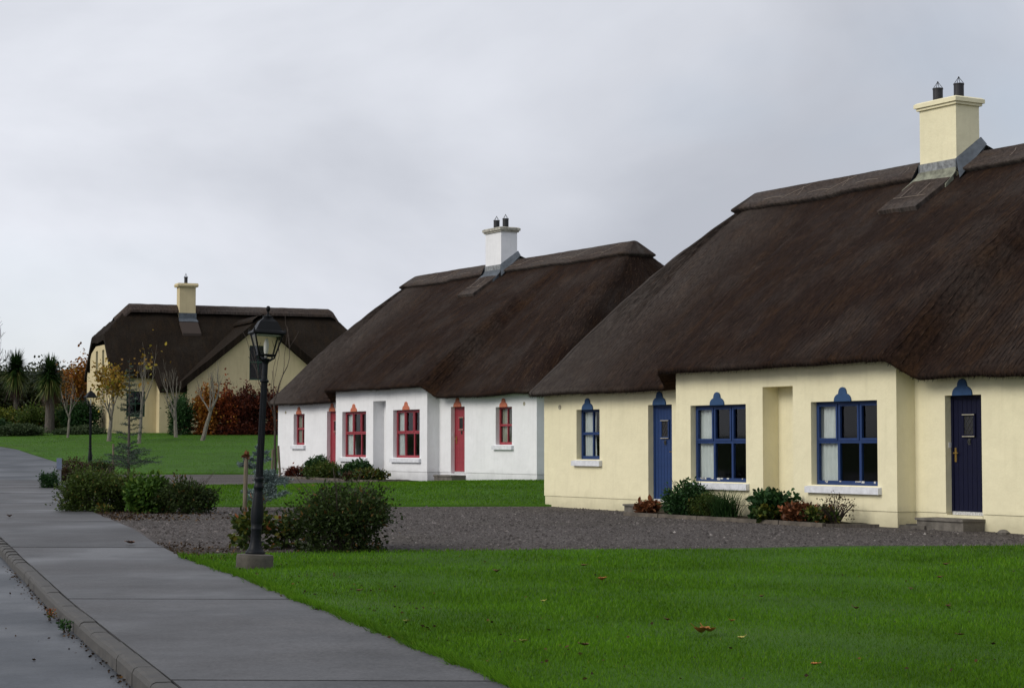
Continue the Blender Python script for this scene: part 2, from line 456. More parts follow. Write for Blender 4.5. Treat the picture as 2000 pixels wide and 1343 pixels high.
MAT['lead_pale'] = plain('weathered_lead', (0.24, 0.25, 0.255), 0.75, 0.4, 9, 0.004, 14)
MAT['leadmoss'] = plain('lichened_lead', (0.22, 0.225, 0.17), 0.8, 0.35, 7, 0.004, 20)
MAT['pot'] = plain('flue_pot', (0.020, 0.020, 0.024), 0.55, 0.2)
MAT['capstone'] = plain('lichened_cap', (0.42, 0.40, 0.34), 0.95, 0.35, 9, 0.006, 40)
MAT['brass'] = plain('brass', (0.70, 0.46, 0.14), 0.3, 0.05, metallic=1.0)
MAT['plastic'] = plain('white_plastic', (0.75, 0.75, 0.75), 0.4, 0.03)
MAT['vent'] = plain('vent_grey', (0.40, 0.37, 0.28), 0.8, 0.2)
MAT['vent_dark'] = plain('dull_lead', (0.05, 0.05, 0.045), 0.8)
MAT['peel'] = plain('bare_weathered_paint', (0.50, 0.50, 0.50), 0.8, 0.35, 30)
MAT['iron'] = plain('lamp_iron', (0.003, 0.0046, 0.007), 0.5, 0.3, 14, 0.002, 60, spec=0.2)
MAT['hood'] = plain('lamp_hood_iron', (0.002, 0.0024, 0.003), 0.5, 0.3, 14, 0.002, 60, spec=0.2)
MAT['frost'] = plain('lamp_reflector', (0.62, 0.62, 0.60), 0.5, 0.05)
MAT['wood'] = plain('stake_wood', (0.165, 0.135, 0.095), 0.9, 0.3, 6, 0.004, 30, stretch=(6, 6, 0.7))
MAT['edging'] = plain('edging_timber', (0.105, 0.088, 0.07), 0.9, 0.35, 6, 0.005, 30)
MAT['bark'] = plain('bark', (0.085, 0.072, 0.060), 0.95, 0.35, 8, 0.010, 25, stretch=(3, 3, 0.6))
MAT['pale_bark'] = plain('pale_bark', (0.185, 0.165, 0.135), 0.9, 0.3, 8, 0.006, 25, stretch=(2, 2, 0.8))
MAT['twig'] = plain('twig', (0.060, 0.045, 0.036), 0.9, 0.25, 10)
MAT['soil'] = groundmat('soil', [(0.3, (0.020, 0.015, 0.010)), (0.6, (0.045, 0.034, 0.022)), (0.8, (0.075, 0.048, 0.026))], 1.2, 26, 0.03)
MAT['earth'] = groundmat('earth_grass', [(0.3, (0.016, 0.034, 0.008)), (0.7, (0.045, 0.080, 0.020))], 0.1, 3.0, 0.1)
MAT['lawn'] = groundmat('lawn_turf', [(0.3, (0.022, 0.062, 0.003)), (0.55, (0.044, 0.118, 0.005)), (0.75, (0.070, 0.165, 0.009))], 0.55, 34, 0.03,
                        patch=(0.35, (0.065, 0.105, 0.018), 0.55, 0.75, 0.5))
MAT['blade'] = leafmat('grass_blade', [(0, (0.036, 0.096, 0.003)), (0.5, (0.072, 0.182, 0.005)), (0.9, (0.118, 0.245, 0.009)), (1, (0.20, 0.23, 0.035))], 0.3, 0.7, patch=(0.5, 0.80, 1.20))
MAT['gravel'] = groundmat('gravel', [(0.30, (0.022, 0.019, 0.0175)), (0.5, (0.088, 0.077, 0.072)), (0.68, (0.165, 0.145, 0.137)), (0.82, (0.32, 0.295, 0.275))], 0.30, 30, 0.02,
                          patch=(0.22, (0.050, 0.046, 0.028), 0.52, 0.75, 0.65))
MAT['stone'] = leafmat('gravel_stone', [(0, (0.034, 0.029, 0.027)), (0.6, (0.098, 0.086, 0.080)), (0.93, (0.19, 0.168, 0.158)), (1, (0.42, 0.39, 0.36))], 0.0, 0.8)
MAT['slab'] = paved('pavement_concrete', (0.044, 0.0435, 0.045), (0.088, 0.086, 0.088), 0.72, 0.42, 0.78)
MAT['road'] = paved('road_concrete', (0.030, 0.037, 0.047), (0.058, 0.068, 0.083), 0.68, 0.34, 0.64)
MAT['kerb'] = plain('kerb_concrete', (0.070, 0.066, 0.061), 0.75, 0.35, 9, 0.006, 40, rvar=0.15)
MAT['litter'] = leafmat('dead_leaf_litter', [(0, (0.020, 0.014, 0.009)), (0.6, (0.055, 0.032, 0.015)), (1, (0.16, 0.085, 0.025))], 0.1, 0.8)
MAT['deadleaf'] = plain('orange_dead_leaf', (0.42, 0.16, 0.035), 0.7, 0.35, 18)
MAT['deadleaf_b'] = plain('brown_dead_leaf', (0.13, 0.055, 0.022), 0.7, 0.35, 18)
MAT['deadleaf_y'] = plain('yellow_dead_leaf', (0.45, 0.40, 0.10), 0.7, 0.3, 18)

# ------------------------------------------------------------------ terrain
TY = [0, 28, 31, 45, 55, 65, 75, 90, 105, 115, 130, 200, 400, 6000]
TZ = [0, .02, .19, .21, .42, .5, .55, 1.3, 2.2, 2.4, 2.6, 4, 5, 5]
def zg(X, Y):
    X = np.asarray(X, dtype=float); Y = np.asarray(Y, dtype=float)
    b = sum(np.interp(Y+d, TY, TZ) for d in (-2, -1, 0, 1, 2))/5.0
    return b + .2*np.exp(-((X-1)/5)**2-((Y-53)/5)**2)
def gz(x, y): return float(zg(x, y))

def patch(name, left, right, nu, nv, off, mat, kind='structure', offn=None, skirt=0.0):
    """draped sheet between two polylines of (x,y)"""
    def res(pl, n):
        pl = np.array(pl, float); d = np.r_[0, np.cumsum(np.hypot(*np.diff(pl, axis=0).T))]
        t = np.linspace(0, d[-1], n); return np.c_[np.interp(t, d, pl[:, 0]), np.interp(t, d, pl[:, 1])]
    A, B = res(left, nv), res(right, nv)
    u = np.linspace(0, 1, nu)[None, :, None]
    P = A[:, None, :]*(1-u) + B[:, None, :]*u
    X, Y = P[..., 0], P[..., 1]
    Z = zg(X, Y) + (off(X, Y) if callable(off) else off)
    if offn is not None: Z = Z + offn(X, Y)
    V = np.stack([X, Y, Z], -1).reshape(-1, 3)
    i = np.arange((nv-1)*nu).reshape(nv-1, nu)[:, :-1].ravel()
    Fq = np.c_[i, i+1, i+nu+1, i+nu]
    if skirt:
        lp = np.r_[np.arange(nu), np.arange(1, nv)*nu+nu-1, (nv-1)*nu+np.arange(nu-2, -1, -1), np.arange(nv-2, 0, -1)*nu]
        b = len(V); V = np.r_[V, V[lp]-np.array([0, 0, skirt])]
        n_ = len(lp); k = np.arange(n_); k2 = (k+1) % n_
        Fq = np.r_[Fq, np.c_[lp[k2], lp[k], b+k, b+k2]]
    o = link(name, np_mesh(name, V, Fq, mat, smooth=not skirt))
    if kind: o['kind'] = kind
    return o

# base ground to the horizon
ys = np.r_[-60, -20, np.arange(0, 140, 4.0), 150, 165, 185, 210, 250, 320, 420, 600, 1000, 2000, 4500]
xs = np.r_[-4000, -1500, -600, -250, -120, -80, np.arange(-60, 61, 4.0), 80, 120, 250, 600, 1500, 4000]
GX, GY = np.meshgrid(xs, ys)
GV = np.stack([GX, GY, zg(GX, GY) - 0.25], -1).reshape(-1, 3)
nu_ = len(xs)
gi = np.arange((len(ys)-1)*nu_).reshape(-1, nu_)[:, :-1].ravel()
g = link('ground', np_mesh('ground', GV, np.c_[gi, gi+1, gi+nu_+1, gi+nu_], MAT['earth'], smooth=True)); g['kind'] = 'structure'

EDGE = [(2.2, 6.0), (1.3, 8.8), (-0.03, 12.9), (-1.35, 17.2), (-2.48, 20.8), (-3.24, 23.3), (-5.43, 29.6), (-8.4, 39.5), (-11.75, 50.9), (-15.3, 65), (-19.2, 81.1), (-23.3, 91.5), (-30, 103), (-40, 113)]
KERB = [(0.38, 4.2), (-0.77, 8.1), (-2.36, 12.9), (-4.57, 19.6), (-6.33, 25.2), (-7.25, 28.0), (-8.2, 30.7), (-9.3, 33.6), (-10.6, 36.6)]
def edge_x(y): return np.interp(y, [p[1] for p in EDGE], [p[0] for p in EDGE])
def kerb_x(y): return np.interp(y, [p[1] for p in KERB], [p[0] for p in KERB])

# gravel court
patch('gravel_court', [(edge_x(y)-0.4, y) for y in (26.5, 30, 35, 40, 50)]+[(edge_x(y)+0.25, y) for y in (56, 60, 70, 79)], [(30, 26.5), (30, 50), (30, 79)], 60, 60, 0.0, MAT['gravel'])
patch('soil_verge', [(edge_x(y)-0.3, y) for y in (4, 9, 13, 17.2, 20.8, 23.3, 26.5, 29)], [(edge_x(y)+1.6, y) for y in (4, 9, 13, 17.2, 20.8, 23.3, 26.5, 29)], 6, 60, 0.006, MAT['soil'])
# lawns
front_lawn = patch('lawn', [(edge_x(y)+0.01, y) for y in (5, 8.8, 12.9, 17.2, 20.8, 23.3, 26.5)] + [(-4.45, 27.3), (-4.2, 27.7)],
                   [(16, 5), (16, 12), (16, 20), (16, 30.2)], 70, 60, 0.035, MAT['lawn'],
                   offn=lambda X, Y: 0.012*np.sin(X*1.3+Y*0.7)*np.sin(Y*0.9), skirt=.15)
front_lawn['label'] = 'near front lawn beside the pavement'
l2 = patch('lawn', [(-8.6, 44.0), (-9.3, 50), (-9.2, 56.0)], [(12, 44.6), (12, 50), (12, 63)], 50, 30, 0.04, MAT['lawn'], skirt=.15)
l3 = patch('lawn', [(-15.4, 72.3), (-17.6, 78), (-18.8, 81.3), (-23.4, 92.2), (-29, 101), (-36, 112)], [(2, 72.3), (2, 80), (2, 92), (2, 112)], 50, 50, 0.05, MAT['lawn'], skirt=.2)
# road (near carriageway and the junction)
def road_off(X, Y): return np.interp(Y, [0, 31.5, 35.2, 36.2, 38], [-0.105, -0.105, 0.014, 0.014, -0.006])
patch('road', [(-45, -5), (-45, 40), (-45, 75), (-50, 118)],
      [(2.1, -5), (0.42, 4.2), (-0.73, 8.1), (-2.32, 12.9), (-4.53, 19.6), (-6.29, 25.2), (-7.2, 28.0), (-8.15, 30.7), (-9.25, 33.6), (-9.4, 38), (-10.2, 42), (-11.6, 50.9), (-14.4, 65), (-17.9, 81.1), (-22.0, 91.5), (-28.5, 103), (-38.5, 113)],
      40, 90, road_off, MAT['road'])

# pavement slabs (each slab its own piece)
pav = empty('pavement', (0, 0, 0)); pav['kind'] = 'structure'
def slab(y0, y1, full, skew=0.0):
    mb = MB(); n = 10; top = []
    gap = 0.016+0.0012*y0
    for k in range(n+1):
        t = k/n
        ya = y0+gap + (y1-y0-2*gap)*t
        xr = float(edge_x(ya)); xl = float(kerb_x(ya))+0.135 if not full else -0.263*ya-4.0
        row = []
        m = 8
        for j in range(m+1):
            x = xl+(xr-xl)*j/m
            yy = ya + skew*(x-xr)
            row.append((x, yy, gz(x, yy)+0.028))
        top.append(row)
    m = 8
    for row in top:
        for p in row: mb.v.append(p)
    for k in range(n):
        for j in range(m):
            a = k*(m+1)+j; mb.f.append((a, a+1, a+m+2, a+m+1))
    # side skirts
    loop = [j for j in range(m+1)] + [k*(m+1)+m for k in range(1, n+1)] + [n*(m+1)+j for j in range(m-1, -1, -1)] + [k*(m+1) for k in range(n-1, 0, -1)]
    b = len(mb.v)
    for i in loop:
        p = mb.v[i]; mb.v.append((p[0], p[1], p[2]-0.12))
    for q in range(len(loop)):
        q2 = (q+1) % len(loop)
        mb.f.append((loop[q2], loop[q], b+q, b+q2))
    o = mb.build('slab', MAT['slab'], pav)
    return o
J = [4.0, 7.0, 13.05, 19.9, 28.75, 35.7]
for a, b in zip(J[:-1], J[1:]): slab(a, b, False, -0.03)
J = [35.7, 40.7, 45.8, 50.9, 56.5, 62.5]
for a, b in zip(J[:-1], J[1:]): slab(a, b, True, 0.012)

# kerb stones
kb = empty('kerb', (0, 0, 0)); kb['kind'] = 'structure'
kp = np.array(KERB); kd = np.r_[0, np.cumsum(np.hypot(*np.diff(kp, axis=0).T))]
def kat(s): return np.array([np.interp(s, kd, kp[:, 0]), np.interp(s, kd, kp[:, 1])])
s_ = 0.0; random.seed(5)
while s_ < kd[-1]-0.2:
    ln = 0.92 if s_ < 23 else 0.5
    p, q = kat(s_+0.003), kat(min(s_+ln-0.003, kd[-1])); c = (p+q)/2; d = q-p; l = float(np.hypot(*d))
    mb = MB()
    prof = [(-0.012, -0.25), (-0.012, -0.012), (0.004, 0.018), (0.03, 0.029), (0.13, 0.029), (0.13, -0.25)]
    for xx in (-l/2, l/2):
        for (a, z) in prof: mb.v.append((xx, -a, z))
    n = len(prof)
    mb.f.append(tuple(range(n))); mb.f.append(tuple(range(2*n-1, n-1, -1)))
    for k in range(n-1): mb.f.append((k, k+n, k+n+1, k+1))
    drop = 0.0
    mb.build('kerb_stone', MAT['kerb'], kb, (c[0], c[1], gz(c[0], c[1])+random.uniform(-.007, .004)+drop), (0, 0, math.atan2(d[1], d[0])+random.uniform(-.006, .006)))
    s_ += ln

# ------------------------------------------------------------------ building helpers
def wall_panel(mb, o, sdv, ndv, s0, s1, z0, z1, th, holes=()):
    """wall with rectangular openings. o: 2D origin, sdv: along, ndv: inward"""
    def P(s, d, z): return (o[0]+sdv[0]*s+ndv[0]*d, o[1]+sdv[1]*s+ndv[1]*d, z)
    ss = sorted({s0, s1, *[h[0] for h in holes], *[h[1] for h in holes]})
    zs = sorted({z0, z1, *[h[2] for h in holes], *[h[3] for h in holes]})
    def inh(a, b): return any(h[0] < a < h[1] and h[2] < b < h[3] for h in holes)
    for i in range(len(ss)-1):
        for j in range(len(zs)-1):
            a, b, c, d = ss[i], ss[i+1], zs[j], zs[j+1]
            if inh((a+b)/2, (c+d)/2): continue
            mb.quad(P(a,0,c), P(b,0,c), P(b,0,d), P(a,0,d))
            mb.quad(P(b,th,c), P(a,th,c), P(a,th,d), P(b,th,d))
    for (a, b, c, d) in holes:
        mb.quad(P(a,0,c), P(a,0,d), P(a,th,d), P(a,th,c))
        mb.quad(P(b,0,d), P(b,0,c), P(b,th,c), P(b,th,d))
        mb.quad(P(a,0,d), P(b,0,d), P(b,th,d), P(a,th,d))
        if c > z0+1e-6: mb.quad(P(b,0,c), P(a,0,c), P(a,th,c), P(b,th,c))
    mb.quad(P(s0,0,z1), P(s1,0,z1), P(s1,th,z1), P(s0,th,z1))
    mb.quad(P(s0,0,z0), P(s0,0,z1), P(s0,th,z1), P(s0,th,z0))
    mb.quad(P(s1,0,z1), P(s1,0,z0), P(s1,th,z0), P(s1,th,z1))

_pane_cache = {}
def pane(parent, x0, x1, y, z0, z1, mat):
    key = (round(x1-x0, 3), round(z1-z0, 3), mat.name)
    if key not in _pane_cache:
        w, h = x1-x0, z1-z0
        _pane_cache[key] = MB().box(-w/2, w/2, -0.003, 0.003, -h/2, h/2).mesh('pane', mat)
    return link('pane', _pane_cache[key], parent, ((x0+x1)/2, y, (z0+z1)/2))

def curtain(parent, x0, x1, y, z0, z1, mat, seed, folds=5):
    rnd = random.Random(seed); mb = MB(); n = 28
    ph = rnd.uniform(0, 6)
    xs_ = [x0+(x1-x0)*k/n for k in range(n+1)]
    for z, f in ((z1, 1.0), ((z0+z1)/2, 0.95), (z0, 1.05)):
        for x in xs_:
            xx = x0+(x-x0)*f if x1 > x0 else x0+(x-x0)*f
            mb.v.append((xx, y+0.022*math.sin((x-x0)/abs(x1-x0)*folds*6.28+ph)+0.008*math.sin(x*61+z), z))
    for r in range(2):
        for k in range(n):
            a = r*(n+1)+k; mb.f.append((a, a+1, a+n+2, a+n+1))
    b = len(mb.v)
    mb.v += [(v[0], v[1]+0.006, v[2]) for v in mb.v[:b]]
    mb.f += [tuple(i+b for i in f[::-1]) for f in mb.f[:2*n]]
    return mb.build('curtain', mat, parent, smooth=True)

def window(house, s0, s1, yf, z0, z1, cols, mat, sillmat, curt, seed, name='window', inset=0.13, sill=True):
    y0 = yf+inset; y1 = y0+0.065
    mb = MB(); fw = 0.055
    mb.box(s0, s0+fw, y0, y1, z0, z1); mb.box(s1-fw, s1, y0, y1, z0, z1)
    mb.box(s0+fw, s1-fw, y0+0.002, y1-0.002, z1-fw, z1); mb.box(s0+fw, s1-fw, y0+0.002, y1-0.002, z0, z0+0.075)
    zm = z0+0.52*(z1-z0)
    mb.box(s0+fw, s1-fw, y0+0.004, y1-0.004, zm-0.03, zm+0.03)
    w = mb.build(name, mat, house)
    iw = (s1-s0-2*fw); mw = 0.06 if cols == 3 else 0.035
    cw = (iw-(cols-1)*mw)/cols
    for k in range(1, cols):
        x = s0+fw+k*cw+(k-1)*mw
        MB().box(x, x+mw, y0+0.006, y1-0.006, z0+0.075, z1-fw).build('mullion', mat, w)
    for k in range(cols):
        x = s0+fw+k*(cw+mw)
        # opening casement of the upper row stands proud
        a, b, c, d = x, x+cw, zm+0.03, z1-fw
        e = 0.032
        if cols == 3:
            cs = MB()
            cs.box(a-0.012, a+e, y0-0.012, y0+0.03, c-0.012, d+0.010); cs.box(b-e, b+0.012, y0-0.012, y0+0.03, c-0.012, d+0.010)
            cs.box(a+e, b-e, y0-0.010, y0+0.028, d-e, d+0.010); cs.box(a+e, b-e, y0-0.010, y0+0.028, c-0.012, c+e)
            cs.build('casement', mat, w)
        pane(w, a, b, y0+0.036, c, d, MAT['glass'])
        pane(w, a, b, y0+0.036, z0+0.075, zm-0.03, MAT['glass'])
    if cols == 3 and mat is MAT['blue']:
        pl = MB(); rnd = random.Random(seed)
        for q in range(9):
            x = s0+fw+rnd.random()*(iw-0.1); l = rnd.uniform(0.02, 0.11)
            pl.box(x, min(x+l, s1-fw), y0-0.002, y0+0.02, z0+0.062+rnd.uniform(-.03, 0), z0+0.078)
        pp = pl.build('peeling_paint', MAT['peel'], w); pp['kind'] = 'stuff'
    if sill:
        o = 0.10
        sb = MB()
        i = len(sb.v)
        prof = [(yf-0.085, z0-0.145), (yf-0.085, z0-0.035), (yf+0.0, z0-0.02), (y0+0.03, z0-0.003), (y0+0.03, z0-0.145)]
        n = len(prof)
        # part outside the opening, then the strip inside it
        def ex(x0_, x1_, pr):
            b = len(sb.v); m = len(pr)
            for x in (x0_, x1_):
                for (y, z) in pr: sb.v.append((x, y, z))
            sb.f.append(tuple(range(b, b+m))); sb.f.append(tuple(range(b+2*m-1, b+m-1, -1)))
            for k in range(m): sb.f.append((b+k, b+m+k, b+m+(k+1) % m, b+(k+1) % m))
        ex(s0-o, s1+o, [(yf-0.085, z0-0.145), (yf-0.085, z0-0.035), (yf+0.004, z0-0.02), (yf+0.004, z0-0.145)])
        ex(s0+0.002, s1-0.002, [(yf+0.003, z0-0.06), (yf+0.003, z0-0.019), (y0+0.03, z0-0.002), (y0+0.03, z0-0.06)])
        sb.build('sill', sillmat, w)
    if curt:
        yc = y1+0.03; W_ = s1-s0
        fr = (0.27 if cols == 3 else 0.5)+0.045*math.sin(seed*2.3)
        curtain(w, s0-0.06, s0+W_*fr, yc, z0-0.05, z1+0.05, curt, seed)
        curtain(w, s1+0.06, s1-W_*(0.06 if cols == 3 else 0.12), yc+0.02, z0-0.05, z1+0.05, curt, seed+1)
    return w

def ornament(house, cx, yf, z0, wd_, ht, mat):
    """bell-shaped moulding over an opening"""
    def half(t):
        # lower lobe then upper lobe
        if t < 0.52:
            return 0.5*math.sqrt(max(0, 1-((t/0.60)**2.6)))
        u = (t-0.52)/0.48
        return 0.235*math.sqrt(max(0, 1-u**2.4))+0.0
    n = 22; L_, R_ = [], []
    for k in range(n+1):
        t = k/n; h = max(half(t), 0.235*math.sqrt(max(0, 1-max(0, (t-0.52)/0.48)**2.4)) if t > 0.40 else 0)
        L_.append((cx-h*wd_, t*ht+z0)); R_.append((cx+h*wd_, t*ht+z0))
    pts = R_ + L_[::-1][1:]
    mb = MB(); m = len(pts)
    for y in (yf-0.026, yf+0.004):
        for (x, z) in pts: mb.v.append((x, y, z))
    mb.f.append(tuple(range(m))); mb.f.append(tuple(range(2*m-1, m-1, -1)))
    for k in range(m): mb.f.append((k, m+k, m+(k+1) % m, (k+1) % m))
    return mb.build('ornament', mat, house)

def door(house, s0, s1, yf, z0, z1, hinge, mat, seed, inset=0.13, lattice=True, fmat=None):
    """hinge -1: handle on the right edge, +1: handle on the left edge"""
    fmat = fmat or mat
    y0 = yf+inset; y1 = y0+0.07
    mb = MB()
    mb.box(s0, s0+0.05, y0, y1, z0, z1); mb.box(s1-0.05, s1, y0, y1, z0, z1); mb.box(s0+0.05, s1-0.05, y0+0.002, y1, z1-0.055, z1)
    d = mb.build('door', fmat, house)
    MB().box(s0+0.05, s1-0.05, y0-0.03, y1, z0-0.03, z0+0.025).build('threshold', MAT['peel'], d)
    a, b = s0+0.052, s1-0.052; n = 7; w = (b-a)/n
    pm = MB().box(-w/2+0.004, w/2-0.004, -0.018, 0.018, -(z1-0.057-z0-0.03)/2, (z1-0.057-z0-0.03)/2).mesh('plank', mat)
    for k in range(n):
        link('plank', pm, d, (a+(k+.5)*w, y0+0.034, (z0+0.03+z1-0.057)/2))
    MB().box(a, b, y0+0.046, y0+0.056, z0+0.03, z1-0.057).build('backing', mat, d)
    # little glazed light
    c = (a+b)/2+0.035*hinge*0; lw, lz0, lz1 = 0.115, z0+1.32, z0+1.64
    fr = MB(); e = 0.035
    fr.box(c-lw-e, c-lw, y0-0.012, y0+0.02, lz0-e, lz1+e); fr.box(c+lw, c+lw+e, y0-0.012, y0+0.02, lz0-e, lz1+e)
    fr.box(c-lw, c+lw, y0-0.011, y0+0.02, lz1, lz1+e); fr.box(c-lw, c+lw, y0-0.011, y0+0.02, lz0-e, lz0)
    fr.build('light_frame', mat, d)
    MB().box(c-lw, c+lw, y0+0.008, y0+0.014, lz0, lz1).build('dark_glass', MAT['pot'], d)
    if lattice:
        lt = MB()
        step = 0.1
        for sg in (-1, 1):
            for q in range(-8, 9):
                pts = []
                for k in range(25):
                    x = -lw+2*lw*k/24; z = q*0.125+sg*x*1.35
                    if abs(z) <= (lz1-lz0)/2: pts.append((c+x, y0+0.003, (lz0+lz1)/2+z))
                if len(pts) > 2: lt.tube([pts[0], pts[-1]], 0.005, 4)
        lt.build('lattice', MAT['vent_dark'], d)
        for zz in (lz1+0.016, lz0-0.03):
            MB().box(c-lw-0.03, c+lw+0.03, y0-0.024, y0-0.0125, zz-0.007, zz+0.008).build('light_bead', MAT['vent'], d)
    kn = MB(); kn.box(c-0.028, c+0.028, y0+0.004, y0+0.015, lz0-0.17, lz0-0.07)
    kn.tube([(c-0.022, y0-0.004, lz0-0.09), (c-0.018, y0-0.008, lz0-0.14), (c+0.018, y0-0.008, lz0-0.14), (c+0.022, y0-0.004, lz0-0.09)], 0.008, 6)
    kn.build('knocker', MAT['vent_dark'], d)
    hx = b-0.05 if hinge < 0 else a+0.05
    hd = MB(); zc = z0+0.98
    hd.box(hx-0.022, hx+0.022, y0+0.004, y0+0.015, zc-0.12, zc+0.12)
    hd.tube([(hx, y0+0.01, zc+0.03), (hx, y0-0.045, zc+0.03)], 0.012, 8)
    hd.tube([(hx, y0-0.042, zc+0.03), (hx-hinge*-0.11, y0-0.042, zc+0.03)], [0.013, 0.009], 8)
    hd.build('handle', MAT['brass'], d)
    return d

def nz(x, y, z=0.0): return mnoise.noise(Vector((x, y, z)))

# ------------------------------------------------------------------ cottage
LB, W1, W2, NI, D1, D2, V1, V2, EE, PB = 3.30, 0.98, 2.80, 0.455, 4.05, 4.92, 6.80, 7.75, 9.14, 0.42
BD = 4.65
ZE, ZR, OV, SRR = 2.355, 6.93, 0.40, 7.15
DZB = 0.335

def smooth(a, b, x):
    t = min(1, max(0, (x-a)/(b-a))); return t*t*(3-2*t)

class Thatch:
    """parametric hipped thatch: columns round the eaves, rows from ridge (t=0) to eave (t=1)"""
    def __init__(s, seed):
        s.seed = seed
        s.E = EE+OV; s.Q1 = BD+OV
        s.cols = []        # (kind, params, u)
        s.r1 = 0.55
        hs1 = s.hs(1)
        st = 0.11
        n = int(2*hs1/st)
        u = 0
        for k in range(n+1): s.cols.append(('f', -hs1+2*hs1*k/n, -1))
        for k in range(1, 10): s.cols.append(('c', k/10*math.pi/2, (1, -1)))
        m = int(2*(s.Q1-s.r1)/0.14)
        for k in range(m+1): s.cols.append(('e', -1+2*k/m, 1))
        for k in range(1, 10): s.cols.append(('c', math.pi/2-k/10*math.pi/2, (1, 1)))
        for k in range(n+1): s.cols.append(('f', hs1-2*hs1*k/n, 1))
        for k in range(1, 10): s.cols.append(('c', k/10*math.pi/2, (-1, 1)))
        for k in range(m+1): s.cols.append(('e', 1-2*k/m, -1))
        for k in range(1, 10): s.cols.append(('c', math.pi/2-k/10*math.pi/2, (-1, -1)))
        s.us = []
        pv = None; acc = 0
        for c in s.cols:
            x, y, h = s.plan(c, 1.0)
            if pv: acc += math.hypot(x-pv[0], y-pv[1])
            s.us.append(acc); pv = (x, y)
    def rr(s, t): return s.r1*min(1, t/0.3)
    def hs(s, t): return SRR+(s.E-SRR)*t-s.rr(t)
    def plan(s, c, t):
        """plan position with the outward hip weight"""
        Q = s.Q1*t; r = s.rr(t); hs = s.hs(t)
        if c[0] == 'f':
            se = c[1]; a = abs(se)
            if a > SRR: a = SRR+(a-SRR)*(hs-SRR)/(s.hs(1)-SRR)
            return math.copysign(a, se) if se else 0.0, BD+c[2]*Q, smooth(SRR-2.5, s.E, abs(se))
        if c[0] == 'c':
            th = c[1]; sx, sy = c[2]
            return sx*(hs+r*math.sin(th)), BD+sy*((Q-r)+r*math.cos(th)), 1.0
        return c[2]*(hs+r), BD+c[1]*max(0, Q-r), 1.0
    def bayw(s, x, t):
        wdt = 0.40+0.55*(1-t)
        return 1-smooth(LB+0.08-0.10*(1-t), LB+0.08+wdt, abs(x))
    def pt(s, c, t, lift=0.0, nzs=1.0):
        x, y, h = s.plan(c, t)
        z = ZR-(ZR-ZE)*t
        z += (0.10+0.30*h)*math.sin(math.pi*min(1, t))*(1-0.25*t)
        if c[0] == 'f' and c[2] < 0:
            w = s.bayw(x, t)
            y -= w*PB*t; z += w*(DZB*t+0.20*math.sin(math.pi*t)**2*t)-0.20*math.exp(-((abs(x)-LB-0.66)/0.30)**2)*math.sin(math.pi*min(1, t*1.02))*t
        if nzs:
            z += nzs*(0.05*nz(x*0.55, y*0.55, s.seed)+0.026*nz(x*2.4, y*2.4, s.seed+7)+0.016*nz(x*7, y*3.0, s.seed+3))*min(1, 0.35+t*2)
        return (x, y, z+lift)

